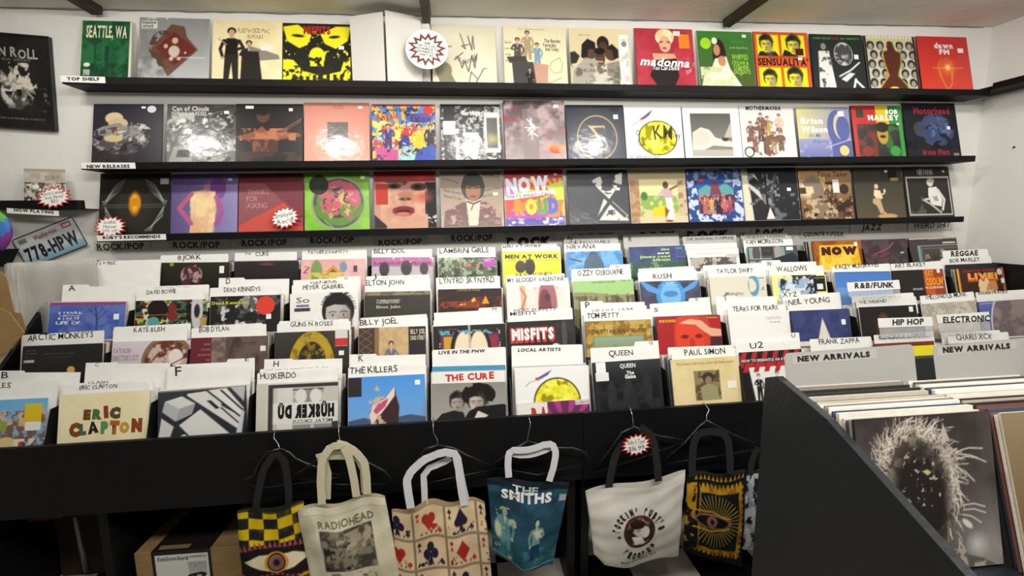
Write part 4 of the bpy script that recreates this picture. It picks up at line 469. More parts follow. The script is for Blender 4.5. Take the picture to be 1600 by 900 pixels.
 (T(3),(1493,420,1567,417),Art('3a2622',80).z(5,'4a2e28',.5,.3).r(0,0,.06,1,'c8742c').r(.02,0,.04,1,'e0c83c').t('BOB MARLEY AND THE WAILERS',.14,.8,.15,.09,'a83c34',.02).t('LIVE!',.22,.86,.5,.28,'e0522c',.14).t('LIVE!',.23,.85,.44,.24,'e8b04c',.05).l([(.26,.5),(.84,.47)],.03,'7c9c3c').e(.62,.75,.2,.2,'c88c5c').z(8,'e8d0a0',.6,.1,el=(.62,.78,.2,.2)).r(.94,0,1,1,'a8643c'),'dark brown cover with fiery red and yellow lettering','k',0,[(.9,.19,.1,.11,'d8d4cc','o'),(.94,.55,.07,.08,'eee')],8,[((1472,392,1543,389),.075,[('REGGAE',1486,1528,400.5,8,.05)],None),((1470,404.5,1548,400),.05,[('BOB MARLEY',1484,1531,410.5,6)],None),((1476,414,1560,410.5),.03,[],'dark')]),
 # ---- tier 2
 (T(2),(36,541,160,536),Art('262523').g('2a2927','201f1d').t('ARCTIC',.03,.17,.14,.04,'77736c').t('MONKEYS',.03,.18,.22,.04,'77736c').t('live at',.03,.14,.3,.03,'77736c').r(.02,.36,.15,.43,'c8c4b8').t('TRANQUILITY BASE',.26,.66,.24,.035,'5c574c').t('HOTEL CASINO',.32,.6,.33,.03,'55504a').e(.62,.66,.05,.05,'d8a85c'),'almost black cover with one small tan dot','k',1,[],6,[((34,523.5,163,516),.014,[('ARCTIC MONKEYS',43,146,533,9.5)],None)]),
 (T(2),(176,534,297.5,531),Art('cfc4ca',80).g('d4cad0','c4b8be').e(.72,.55,.34,.34,'8a6a58',rot=-25).e(.72,.52,.26,.26,'c8b4a8').z(7,'6a3a2c',.5,.12,el=(.72,.55,.3,.28)).e(.82,.44,.09,.11,'e6dcd6').l([(.42,.75),(.62,.3),(.9,.16)],.02,'6a3a2c').l([(.5,.9),(.9,.5),(1,.3)],.02,'6a3a2c').t('KATE BUSH',.02,.24,.3,.12,'8c8088',.02).t("DIRECTOR'S CUT",.01,.34,.5,.14,'8c8088',.02).r(.02,.7,.2,.8,'50388c').t('KATE BUSH',.04,.18,.77,.04,'eee'),'pale lilac cover with reels of brown film','w',1,[],5,[((178,511,298,505),.04,[(SC+SC,190,282,511.5,3.5)],None),((177,515,293,510),.014,[('KATE BUSH',209,257,519.5,7.5)],None)]),
 (T(2),(298,528,420,524),Art('6a5c58',80).r(0,0,.27,1,'6c2a34').z(12,'8c7868',.5,.1,box=(.27,0,.45,1)).r(.45,0,1,1,'5a4c48').e(.68,.75,.2,.45,'4a3a36').e(.52,.95,.1,.2,'9c5a40').z(5,'6a5850',.5,.2,box=(.45,0,1,1)).t('BOB',.18,.25,.2,.045,'b89890').t('DYLAN',.14,.25,.34,.045,'b89890').t('BLOOD ON',.1,.25,.48,.045,'b89890').t('THE',.19,.25,.62,.045,'b89890').t('TRACKS',.13,.25,.76,.045,'b89890'),'muted brown cover with a maroon left band','w',1,[(.93,.34,.07,.07,'e8e4e0')],6,[((299,513,416,506),.014,[('BOB DYLAN',311,358,519.5,8)],None),((316,509,410,504.5),.03,[(SC,330,400,510,3)],None)]),
 (T(2),(429,520,545,515.5),Art('3a3734',80).g('403c38','302e2c').e(.5,.95,.33,.5,'3c3010').e(.5,.95,.31,.48,'b89a2c').e(.5,.95,.2,.34,'2c2c28').z(10,'8c7420',.6,.1,el=(.5,.95,.3,.46)).t('GUNS',.34,.55,.62,.11,'3a3010',.04,rot=8).t("N'",.58,.66,.6,.1,'3a3010',.04,rot=-12).t('GREATEST HITS',.35,.72,.23,.04,'8c8880'),'dark grey cover with the arc of a gold ring badge','k',1,[(.9,.2,.17,.38,'d4d0cc'),(.9,.31,.17,.17,'c42a26'),(.9,.6,.07,.06,'eee')],6,[((436,502,545,498),.035,[(SC,450,530,503,3)],None),((433,506,548,501.5),.014,[('GUNS N ROSES',454,520,511,7.5)],None)]),
 (T(2),(560,512.5,665.5,509),Art('c0a078',80).r(0,0,.24,1,'4a3a30').l([(.02,0),(.2,.2),(.02,.4),(.2,.6),(.02,.8)],.012,'8c7058').l([(.2,0),(.02,.2),(.2,.4),(.02,.6),(.2,.8)],.012,'8c7058').r(.24,0,.3,1,'8c6c50').z(12,'cbb080',.5,.2,box=(.3,0,.74,1)).r(.74,0,1,1,'2c2a2c').fig(.48,.38,1.,'6a7078','d8a888','2c201a').t('BILLY JOEL',.77,.99,.2,.13,'d8ccb0',.02).t('52ND STREET',.77,.99,.36,.11,'d8ccb0',.02),'tan cover of a man against a brick wall','w',1,[],6,[((563,497,667,490.5),.04,[(SC+SC,565,612,499,3)],None),((561,501,668,495),.014,[('BILLY JOEL',562,622,508.5,8.5)],None)]),
 (T(2),(676,510,790,505),Art('26221f',88).z(14,'d8d4c4',.6,.08,box=(.08,.16,.92,.95)).r(.1,.24,.9,.9,'6c2c54').r(.14,.3,.28,.95,'c89a2c').r(.72,.3,.88,.95,'8c3040').e(.4,.75,.17,.36,'241c20').e(.42,.8,.14,.32,'e8d8b8').e(.64,.75,.15,.36,'241c20').e(.62,.8,.13,.32,'e8d8b8').r(.48,0,.51,1,'b8b4ac').z(14,'58a8b0',.62,.08,box=(.08,.14,.92,.26)).t('Miles on Monday',.07,.34,.12,.05,'8c4c60'),'split cover with two pale ovals in bright frames','w',1,[],6,[((678,489,784,483.5),.03,[('M',769,775,485.5,4.5)],(749,784,-4)),((677,500,782,495),.012,[],None)]),
 (T(2),(793,503.5,897,498.5),Art('262426',80).z(4,'333133',.55,.2,box=(.7,0,1,.8)).e(.84,.4,.04,.2,'4a4a4a').e(.7,.8,.08,.08,'d8d8d8').t('MISFITS',.03,.7,.52,.36,'d23c32',.16).t('MISFITS',.05,.68,.49,.3,'f0e8e4',.06),'black cover with jagged red-outlined lettering','k',1,[],6,[((798,485,894,480.5),.035,[('MEAT PUPPETS',803,868,488,5)],None),((793,490.5,893,486),.014,[('MISFITS',797,838,493.5,6)],None)]),
 (T(2),(914,502.5,1017,499),Art('b09040',80).z(7,'c4a456',.5,.2).z(10,'8c6c2c',.62,.1).r(.1,.46,.88,1,'7c9064').g('8ca898','8a8c48',.12,.48,.86,1).z(4,'4a5830',.5,.2,box=(.12,.6,.86,1)).t('TOM PETTY AND THE HEARTBREAKERS',.1,.9,.36,.11,'4a3818',.03),'mustard cover with a framed green landscape','k',1,[],6,[((907,474,1007,471.5),.05,[('P',915,922,482.5,10)],(907,941,-3)),((915,481,1010,477),.035,[('PEARL JAM',925,988,489,5)],None),((912,487.5,1018,482.5),.014,[('TOM PETTY',917,967,498,8)],None)]),
 (T(2),(1025,496,1125,492),Art('a8242a',88).e(.55,.75,.3,.62,'c43c28').e(.5,.7,.22,.45,'d8442c').p([(.38,.16),(.52,.08),(.7,.14),(.82,.36),(1,.42),(1,.62),(.84,.62),(.72,.46),(.6,.26),(.42,.22)],'dba88c').l([(.38,.2),(.6,.2)],.03,'e8bc9c').e(.42,.6,.06,.03,'7c1c18').e(.64,.6,.06,.03,'7c1c18').e(.53,.8,.04,.08,'b83424').p([(.82,.62),(1,.66),(1,1),(.8,1)],'4a2024').t('BUZZCOCKS',.04,.3,.15,.07,'e0b820',.06).t('Tim Buckley',.78,.96,.08,.04,'e0b820',.03),'red cover with a hand laid on a veiled head','k',1,[],9,[((1015,475,1109,468.5),.045,[('S',1086,1091,470,4),('S',1022,1029,487,6.5)],(1078,1109,-4.5))]),
 (T(2),(1137,490.5,1232,485),Art('e9e7e4').t('Tears For Fears',.62,.86,.2,.05,'777').t('the hurting',.66,.84,.33,.045,'777').l([(.62,.23),(.86,.23)],.005,'aaa'),'plain white cover with two tiny lines of print','w',0,[],8,[((1118,466,1213,462.5),.05,[('T',1131,1137,470,8.5)],(1118,1150,-2.5)),((1136,479.5,1227,475.5),.014,[('TEARS FOR FEARS',1145,1216,487,7.5)],None)]),
 (T(2),(1234,486,1326,482),Art('363d68',80).z(6,'404876',.5,.3).p(starpts(.53,1.24,.5,.19,5,ax=2),'ded8cc'),'navy cover with one big white star','k',0,[(.88,.4,.07,.08,'eee')],6,[((1222,462,1312,456.5),.04,[('XYZ',1223,1246,464.5,7.5)],(1222,1250,-6)),((1229,466.5,1311,461),.018,[('NEIL YOUNG',1232,1297,476.5,8.5)],None)]),
 (T(2),(1341,480,1431,476),Art('232120',72).g('22201f','2c2623').e(.4,.8,.14,.3,'5a3a2a').z(5,'3a2a22',.5,.2,box=(.2,.4,.8,1)),'black cover with a dim brown glow','w',0,[(.9,.13,.07,.08,'e8e8e8')],6,[((1330,463,1427,457),.04,[(SC+SC,1347,1408,468,5)],None),((1337,469,1431,463),.018,[('THE WEEKND',1342,1385,475.5,5)],None)]),
 (T(2),(1439,475,1524,469),Art('b8b0a0').z(5,'c8c2b4',.5,.3).z(14,'a8a090',.6,.1),'bare greyish-beige cover','w',0,[],5,[((1437,462.5,1521,455.5),.014,[('THELONIOUS MONK',1445,1511,468.5,7.5)],None)]),
 (T(2),(1527,472,1612,467),Art('4c5c98',80).g('5a6aa8','3f4c88').l([(.04,.06),(1,.02)],.02,'d8a8b0').e(.6,.85,.42,.62,'c8c4cc').e(.6,.85,.39,.58,'6c6064').z(5,'8c7c78',.5,.2,el=(.6,.85,.38,.56)),'blue cover with a large grey disc','k',1,[],5,[((1524,457,1606,452),.014,[('SOUNDTRACKS',1528,1574,460.5,4,.03)],None)]),
 # ---- tier 1
 (T(1),(-48,627,76,621),Art('7cb0cc',96).g('6ab0dc','90b8c8').z(12,'7a5c50',.42,.1,box=(0,.22,.98,.9)).z(14,'c8b0a0',.55,.08,box=(0,.2,.98,.55)).z(7,'b84438',.6,.08,box=(.3,.5,.9,.9)).z(8,'8ca050',.62,.08,box=(0,.4,1,.8)).z(9,'4a3028',.5,.1,box=(0,.72,1,1)).e(.5,.86,.14,.1,'d8c890').z(12,'e8dcc0',.66,.06,box=(.6,.75,1,1)),'crowded colourful cover cut off by the left edge of the picture','w',1,[(.82,.32,.22,.38,'d8bc1c'),(.83,.52,.2,.14,'e8e8e4')],7,[((-45,582.5,126,581.5),.05,[('B',2,12,591.5,9.5)],(-45,37,-3)),((-47,600,91,594),.014,[('BEATLES',-38,16,608.5,8)],None)]),
 (T(1),(93,617.5,234,609),Art('e8dcae').z(3,'eee4bc',.5,.4).t('ERIC',.27,.68,.46,.19,['6b4420','4c6c3c','8c3c28','5a4828'],.12,jit=1).t('CLAPTON',.12,.92,.74,.21,['7c4a20','4c6450','2c2820','5c8c5c','a8641c','c89a3c','8c4420'],.12,jit=1),'cream cover with thick multicoloured brush lettering','w',0,[],8,[((134,569.5,266,567),.06,[('C',149,155,572.5,5.5)],(134,182,-2.5)),((99,600,240,593),.035,[('CLASH',138,168,600.5,4)],None),((97,602.5,230,595.5),.012,[('ERIC CLAPTON',124,183,609,6.5)],None)]),
 (T(1),(247,612,384,602),Art('34363c',96).g('3a3c42','2a2c32').r(0,0,1,.012,'e4dcd4').p([(.08,.2),(.27,.12),(.42,.28),(.38,.48),(.2,.6),(.05,.4)],'d8d8d4').p([(.08,.2),(.24,.36),(.2,.6),(.05,.4)],'b4b6b8').p([(.24,.36),(.42,.28),(.38,.48),(.2,.6)],'a0a2a6').p([(.04,.52),(.18,.7),(.12,1),(0,1)],'cfcfcc').p([(.24,.68),(.48,.4),(.86,.98),(.4,.98)],'dadad6').p([(.33,.08),(.56,.05),(.72,.2),(.72,.36),(.95,.6),(.93,.86),(.33,.12)],'d8d8d2').p([(.55,.24),(.6,.24),(.7,.4),(.66,.42)],'26282c').p([(.56,.04),(.78,.02),(.98,.44),(.94,.6),(.6,.1)],'e0e0da').l([(.56,.05),(.94,.6)],.025,'26282c').l([(.72,.06),(.96,.46)],.025,'26282c').l([(.72,.4),(.92,.72)],.02,'26282c').p([(.82,.0),(1,0),(.98,.3)],'b8baba').p([(.95,.5),(.99,.5),(.95,.98),(.88,.98)],'c8d0d4').p([(.3,.86),(.4,.98),(.3,1),(.24,.9)],'eee'),'grey and white cover of giant angled block letters','k',0,[],8,[((274,570,398,563.5),.055,[('E',383,389,564.5,4.5)],(356,398,-4.5)),((262,574.5,393,572.5),.035,[('F',274,283,587,13)],(262,306,-1.5)),]),
 (T(1),(401,600,529,594),Art('d8d4c8',96).r(.0,0,.12,1,'cbc6b8').r(.14,.03,1,1,'3c3a38').r(.2,.1,1,1,'c2c0b8').r(.25,.1,.44,1,'d6d4cc').z(4,'8c8a84',.55,.15,box=(.44,.12,.82,.42)).r(.44,.13,.82,.16,'5a5854').e(.54,.28,.07,.09,'dcdad4').e(.72,.28,.07,.09,'dcdad4').r(.2,.4,1,.8,'dedcd6').r(.44,.84,.66,1,'8a8882').r(.7,.84,.92,1,'8a8882').r(.92,.8,1,1,'3c3a38').t('H\u00dcSKER D\u00dc',.26,.95,.68,.24,'1a1a1a',.09,flip=True).t('METAL CIRCUS',.44,.93,.8,.06,'333',.01,flip=True).l([(.24,.565),(.96,.555)],.012,'dedcd6'),'grey street-window cover with mirror-written black lettering','w',0,[],7,[((413,563.5,535,560),.055,[('H',427,436,572.5,10)],(413,456,-2)),((406,577,527,571),.035,[(SC+SC,415,512,579.5,4)],None),((402,583,528,577),.012,[('H\u00dcSKERD\u00d6',407,463,593,9)],None)]),
 (T(1),(543.5,590,664,584),Art('4a90d8',96).g('4f94de','7aaee4').p([(0,.86),(.2,.8),(.35,.88),(.55,.84),(.8,.78),(1,.84),(1,1),(0,1)],'4c5a78').p([(.6,.22),(.62,.4),(.66,.62),(.64,.95),(.3,.98),(.27,.7),(.36,.5),(.5,.42)],'3f2c28').p([(.6,.22),(.6,.4),(.5,.6),(.36,.85),(.3,.98),(.27,.75),(.32,.55),(.48,.44)],'e8d4c4').p([(.52,.44),(.48,.6),(.36,.75),(.32,.68),(.38,.55)],'c8507c').z(9,'c8b49c',.62,.1,el=(.4,.66,.14,.3)).r(0,.96,1,1,'3a4458'),'blue sky cover with a pink and brown seashell','w',0,[(.09,.2,.17,.32,'22191c'),(.9,.16,.07,.06,'eee')],7,[((546,557,665,553.5),.04,[('K',560,567,564.5,9.5)],(546,587,-3)),((544,574,666,569),.012,[('THE KILLERS',546,621,584,10)],None)]),
 (T(1),(674,581,790,578),Art('8c8680',96).g('8c8882','a8a49c',0,.24,1,1).p([(.05,.98),(.14,.84),(.3,.78),(.42,.82),(.46,1),(.05,1)],'232122').face(.34,.64,.4,'b0a296','1f1c1a').e(.64,.47,.19,.12,'1a1716').z(9,'1a1716',.42,.1,el=(.63,.48,.23,.15)).face(.6,.64,.48,'c4b6aa','1a1716').p([(.05,.98),(.14,.84),(.3,.78),(.42,.82),(.46,1),(.05,1)],'232122').p([(.42,1),(.5,.8),(.62,.72),(.96,.68),(1,.7),(1,1)],'1c1a1b').p([(.62,.8),(.76,.9),(.66,1),(.55,1)],'d8d0c4').r(0,0,1,.235,'e8e6e0').t('THE CURE',.18,.84,.19,.13,'c4332a',.05,rot=2,jit=.6),'grey portrait cover with red handwriting on a white band','w',0,[],5,[((675,547,790,542),.05,[('LIVE IN THE PNW',685,758,553.5,5,.045)],None),((675,573,790,570),.02,[],'blue')]),
 (T(1),(804,575,919,570.5),moon(Art('ecebe9',88),.72,.32),'white cover with a rocket over a yellow moon, behind a striped purple insert','w',1,[],7,[((799,540.5,910,538),.06,[('LOCAL ARTISTS',809,876,549.5,5,.045)],None)]),
 (T(1),(925,567,1031,560),Art('232426',80).g('34373c','1a1b1d',0,0,1,.4).r(.08,.42,.95,1,'151516').e(.25,.72,.07,.2,'2c2c2e').e(.5,.7,.08,.2,'2e2e30').e(.78,.6,.07,.2,'2c2c2e').z(6,'262628',.5,.2,box=(.08,.45,.95,1)).t('QUEEN',.4,.63,.14,.085,'dcdcdc',.03).t('The',.49,.6,.28,.07,'e4e4e4',.05).t('Game',.46,.62,.36,.08,'e4e4e4',.05),'glossy black cover with white centred lettering','k',1,[(.12,.12,.14,.2,'ecebe8'),(.13,.3,.19,.15,'e4e2de')],5,[((922,544,1029,539),.014,[('Q',1014,1020,537.5,4.5),('QUEEN',951,990,556.5,9)],(993,1029,-7))]),
 (T(1),(1047.5,562.5,1152.5,556),Art('d8c48c',88).z(3,'e2d09c',.5,.4).r(.32,.27,.7,.9,'8c7c58').z(10,'5c5038',.5,.1,box=(.32,.27,.7,.9)).r(.42,.27,.62,.5,'b8a26c',.5).e(.53,.42,.09,.07,'3a3428').e(.53,.4,.13,.02,'3a3428').e(.53,.49,.05,.06,'8c7858').p([(.4,.62),(.5,.56),(.58,.56),(.66,.66),(.66,.9),(.42,.9)],'98946c').t('Paul Simon Still crazy after all these years',.08,.92,.13,.06,'7a6230',0,sh=.3),'buff cover with a small sepia photo of a man in a hat','c',1,[(.87,.6,.13,.1,'efe8d8')],10,[((1043,543,1147,539),.05,[(SC+SC,1052,1118,547,4)],None),((1049,548.5,1152,543.5),.012,[('PAUL SIMON',1070,1133,555.5,9)],None)]),
 (T(1),(1155,551,1252,545),Art('1d1a1b',88).r(0,.0,1,.42,'241c1e').p([(.0,.08),(.08,.08),(.0,.3)],'b42c30').z(2,'1d1a1b',2,.1),'red and white striped cover with figures in black suits','k',1,[],5,[((1149,529,1249,525),.03,[('U',1237,1243,527.5,6)],(1215,1249,-5.5)),((1149,536.5,1249,532),.012,[('U2',1172,1192,544.5,9)],None)]),
 (T(1),(1266,549,1362,545),Art('4a4a44'),'plain grey cover hidden behind the wide arrivals card','k',0,[],5,[((1265,530,1361,525.5),.012,[('FRANK ZAPPA',1280,1343,538.5,8)],None)]),
 (T(1),(1365,537.5,1459,532.5),Art('1f1e1c').r(0,0,1,.06,'8c2a20').r(0,.08,1,.3,'e8dc1c').r(0,.3,1,.36,'4a4c48').r(0,.36,1,1,'24272c'),'yellow and black banded cover','k',1,[],4,[((1365,523.5,1458,517.5),.012,[('KENDRICK LAMAR',1374,1447,530.5,6.5)],None)]),
 (T(1),(1478,538,1572,533),Art('3c3a38'),'dark plain cover at the right end of the front row','k',0,[],5,[((1470,520.5,1562,515.5),.035,[(SC,1490,1520,521,4)],None),((1480,524,1575,518.5),.012,[('CHARLI XCX',1495,1550,532,8.5)],None)]),
 (T(1),(1585,534,1680,529),Art('55504a'),'brown plain cover at the far right edge of the front row','k',0,[],6,[]),
]
Art.YS=1.0
# the striped cover, finished here for its repeats
_a=CELLS[-5][2]
for i in range(6): _a.p([(.04+i*.17,0),(.12+i*.17,0),(.02+i*.17,.38),(-.06+i*.17,.38)],'b4282e')
_a.r(.12,.32,1,1,'e4e2de').p([(0,.32),(.12,.32),(.18,1),(0,1)],'1d1a1b')
for i in range(6): _a.p([(.08+i*.17,.2),(.16+i*.17,.2),(.1+i*.17,.42),(.02+i*.17,.42)],'b4282e' if i%1==0 else 'fff')
_a.r(.02,.15,.86,.22,'241c1e'); _a.fig(.26,.46,.56,'1c1a1c','d8d0c8','1c1a1c',legs='1c1a1c'); _a.fig(.56,.42,.6,'2c2828','c8c0b8','1c1a1c'); _a.fig(.84,.46,.56,'1c1a1c','c8c0b8','1c1a1c')
_a.t('HOW TO DISMANTLE AN ATOMIC BOMB',.02,1,.205,.055,'e8e4e0',.02)
# ------------------------------------------------------------------ the room
XL,XR=-3.3,3.12
def zc(x): return 2.654+.0150*x
M_wall=mat('white_wall_paint','e4e2dc',rough=.8,noise=.03,nscale=2,bump=.12,bscale=40)
M_ceil=mat('grey_white_ceiling','dedad2',rough=.9,noise=.06,nscale=3,bump=.3,bscale=25)
def struct(name,mb,m,parent=None,**k):
    o=build(mb,name,m,parent,**k)
    if parent is None: o['kind']='structure'
    return o
struct('wall_back',MB().prism([(XL,-.02),(XR+.1,-.02),(XR+.1,zc(XR)+.05),(XL,zc(XL)+.05)],0,.1,'y'),M_wall)
struct('wall_right',MB().box(XR,-4.2,-.02,XR+.1,0,3.3),M_wall)
struct('wall_left',MB().box(XL-.1,-4.2,-.02,XL,0,2.8),M_wall)
struct('ceiling',MB().add([(XL-.1,-4.2,zc(XL)),(2.75,-4.2,zc(2.75)),(2.75,0.02,zc(2.75)),(XL-.1,.02,zc(XL)),(XR+.1,.02,zc(XR)),(XR+.1,-4.2,zc(XR)+.75),
   (XL-.1,-4.2,3.6),(XR+.1,-4.2,3.6),(XR+.1,.02,3.6),(XL-.1,.02,3.6)],[(0,1,2,3),(1,5,4,2),(6,7,8,9),(0,1,5,7,6),(3,2,4,8,9)]),M_ceil)
fl=struct('floor',MB().box(XL,-4.2,-.06,XR,.0,-.004),mat('dark_subfloor','1a1a1a',rough=.7))
tw,tb=MB().box(0,0,0,.302,.302,.004).mesh('floor_tile',mat('white_floor_tile','cfc8b8',rough=.45,noise=.12,nscale=10)),MB().box(0,0,0,.302,.302,.004).mesh('floor_tile',mat('black_floor_tile','161514',rough=.4,noise=.2,nscale=10))
for i in range(-11,10):
    for j in range(-9,0):
        if j<-5 and i>3: continue
        link('floor_tile',tw if (i+j)%2 else tb,fl,loc=(i*.305+.13,j*.305-.02,-.004))
# rough caulk line where wall and ceiling meet
cb=MB(); r=random.Random(3)
cb.tube([(XL+i*.06,-.001-r.random()*.002,zc(XL+i*.06)-r.random()*.004) for i in range(107)],.003,6)
struct('trim_1',cb,mat('grey_caulk','77736a',rough=.9))
M_beam=mat('dark_stained_beam','2c1f16',rough=.6,noise=.4,nscale=14,bump=.4,bscale=30,stretch=(4,.6,4))
def beam(x,w,h,y1,skew,lab):
    P=[(x-w/2,0),(x+w/2,0)]
    mb=MB(); n=8; vs=[]
    rr=random.Random(int(x*10)+9)
    for i in range(n+1):
        t=i/n; y=-.03-t*2.6; xo=x+skew*t*2.6; j=rr.uniform(-.004,.004)
        z=zc(xo)
        vs+=[(xo-w/2+j,y,z+.01),(xo+w/2+j,y,z+.01),(xo+w/2+j-.006,y,z-h),(xo-w/2+j+.006,y,z-h+j)]
    fs=[(0,1,2,3),(4*n+3,4*n+2,4*n+1,4*n)]+[(i*4+k,i*4+4+k,i*4+4+(k+1)%4,i*4+(k+1)%4) for i in range(n) for k in range(4)]
    o=struct('ceiling_beam',mb.add(vs,fs),M_beam); tag(o,lab,'beam',None,None); del o['kind']; return o
beam(-1.72,.06,.035,-2.6,0,'short dark wooden ceiling beam above the green poster sleeve')
beam(-.155,.05,.055,-2.6,0,'dark wooden ceiling beam ending above the round starburst sign')
beam(1.46,.05,.04,-2.6,.02,'dark wooden ceiling beam above the red sleeve with the blonde singer')
# ------------------------------------------------------------------ wall shelves
SH=[((-1.832,2.276),(2.985,2.311)),((-1.798,1.886),(2.944,1.949)),((-1.769,1.541),(2.918,1.604))]
def zs(i,x): (x0,z0),(x1,z1)=SH[i]; return z0+(z1-z0)*(x-x0)/(x1-x0)
def slab_x(x0,x1,y0,y1,zf,th):
    return MB().add([(x0,y0,zf(x0)-th),(x1,y0,zf(x1)-th),(x1,y1,zf(x1)-th),(x0,y1,zf(x0)-th),(x0,y0,zf(x0)),(x1,y0,zf(x1)),(x1,y1,zf(x1)),(x0,y1,zf(x0))],
       [(0,3,2,1),(4,5,6,7),(0,1,5,4),(1,2,6,5),(2,3,7,6),(3,0,4,7)])
nm=['topmost','middle','lowest']
for i in range(3):
    o=build(slab_x(SH[i][0][0],SH[i][1][0],-.15,-.001,lambda x:zs(i,x),.033),'wall_shelf',M_shelf,bevel=.0015)
    tag(o,f'long black {nm[i]} wall shelf carrying upright record sleeves','shelf','long black wall shelves')
o=build(MB().prism([(-.02,2.305),(-1.6,2.305),(-1.6,2.34),(-.17,2.34),(-.17,2.325),(-.02,2.325)],XR-.15,XR-.001,'x'),'wall_shelf',M_shelf); tag(o,'short black shelf on the right-hand wall at the picture edge','shelf')
# screw hole in the right wall
p=atx(1585,230,XR); o=build(MB().prism([(p[1]+.006*math.cos(a*.785),p[2]+.006*math.sin(a*.785)) for a in range(8)],XR-.004,XR-.0005,'x'),'wall_plug',matc('2a2624')); tag(o,'tiny dark plug hole in the bare white right-hand wall','plug')
def strip_sign(tl,tr,hpx,Y,txt,u0,u1,v,h,label,name='shelf_label',b=.06,m=M_card,group=None,back=.0015,dv=0,sh=0,cat='label',tc='141414'):
    P0,P1=at(tl[0],tl[1]+hpx,Y),at(tr[0],tr[1]+hpx,Y); F=mkframe(P0,P1,0,.1,False); _,hh=local(F,*tl)
    o=build(slab(F[1],hh,back),name,m,mw=F[0]); tag(o,label,cat,group)
    if txt: local_text(o,F,txt,u0,u1,v,h,c=tc,b=b,dv=dv,sh=sh)
    return o
strip_sign((95,118),(165,120),10,-.1505,'TOP SHELF',105,156,125.5,5,'white shelf-edge label reading TOP SHELF',b=.05,dv=.5)
strip_sign((127,254),(212,254),9.5,-.1505,'NEW RELEASES',136,203,262.5,5,'white shelf-edge label reading NEW RELEASES',b=.05,dv=-.5)
strip_sign((152,368),(260,365.5),9,-.1505,"RUBY'S RECOMMENDS",161,251,373.5,4.6,"white shelf-edge label reading RUBY'S RECOMMENDS",b=.05,dv=-2)
EC={'k':M_dark,'w':M_white,'c':mat('cream_board_edge','d9cda6',rough=.6),'r':mat('red_board_edge','8c2228',rough=.5),'g':mat('green_board_edge','5c8c24',rough=.5),'b':mat('blue_board_edge','2a3a6c',rough=.5),'s':mat('salmon_board_edge','c8806a',rough=.5),'e':mat('pale_board_edge','d8d4bc',rough=.5)}
SLOT={}
def sleeve(F,h,art,label,edge,wrap,stks,thick=.004,name='record_sleeve',group=None,cat='record',vis=1.0,wm=None):
    w=F[1]; o=build(slab(w,h,thick),name,EC[edge],mw=F[0]); tag(o,label,cat,group)
    pr=link('printed_front',art.mesh('printed_front',w*.994,h*.994,0,(wm or M_wrap) if wrap else M_print,vis=vis),o,loc=(w*.003,h*.003,.0004))
    for s in stks:
        cx,cy,sw,sh,col=s[:5]
        cy*=vis
        if vis<1 and sh>.12 and len(s)==5: sh*=vis*1.15
        sticker(o,(cx-sw/2)*w,(1-cy-sh/2)*h,sw*w,sh*h,bg=col,round_=len(s)>5,name='round_sticker' if len(s)>5 else ('price_sticker' if sw<.13 else 'printed_sticker'),z=.001+.0004*stks.index(s))
    return o
LEAN=.24
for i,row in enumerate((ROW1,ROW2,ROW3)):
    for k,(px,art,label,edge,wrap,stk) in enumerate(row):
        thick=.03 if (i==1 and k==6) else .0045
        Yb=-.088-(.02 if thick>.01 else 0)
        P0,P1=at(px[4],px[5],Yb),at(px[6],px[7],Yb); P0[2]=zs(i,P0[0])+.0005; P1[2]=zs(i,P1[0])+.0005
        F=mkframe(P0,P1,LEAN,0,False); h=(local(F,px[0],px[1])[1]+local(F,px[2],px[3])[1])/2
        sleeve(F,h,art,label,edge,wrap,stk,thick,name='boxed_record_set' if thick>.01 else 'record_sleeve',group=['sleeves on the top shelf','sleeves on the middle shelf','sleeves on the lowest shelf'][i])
# blank white sleeves / divider boards turned to each other on the top shelf
def vboard(bl,br,tl,tr,Y0,Y1,lab):
    A,B=at(*bl,Y0),at(*br,Y1); A[2]=zs(0,A[0]); B[2]=zs(0,B[0]); z0=at(*tl,Y0)[2]; z1=at(*tr,Y1)[2]
    z=(z0+z1)/2; d=(B-A); d/=np.linalg.norm(d); n=np.array([-d[1],d[0],0])*.004
    q=[A,B,B+n,A+n]; mb=MB().add([p for p in q]+[(p[0],p[1],z) for p in q],[(0,3,2,1),(4,5,6,7),(0,1,5,4),(1,2,6,5),(2,3,7,6),(3,0,4,7)])
    tag(build(mb,'blank_board',M_white),lab,'board')
vboard((551,123),(602,124),(547,25),(596,19),-.075,-.145,'blank pale board angled toward the room, left of the narrow gap')
vboard((606,125),(660,124),(600,19),(656,24),-.145,-.075,'blank pale board behind the round starburst sign')
tag(build(MB().box(-.325,-.05,zs(0,-.3)+.0005,float(at(672,80,-.05)[0]),-.042,zs(0,-.3)+.33),'blank_board',M_white),'plain white board standing behind the round starburst sign','board')
M_sw=matc('f0eee8'); 
def star(n,rx,ry,k,ph=0,seed=1):
    r=random.Random(seed); P=[]
    for i in range(2*n):
        a=math.pi*i/n+ph; q=(1 if i%2==0 else k)*(1+r.uniform(-.05,.05)); P.append((rx*q*math.sin(a),ry*q*math.cos(a)))
    return P
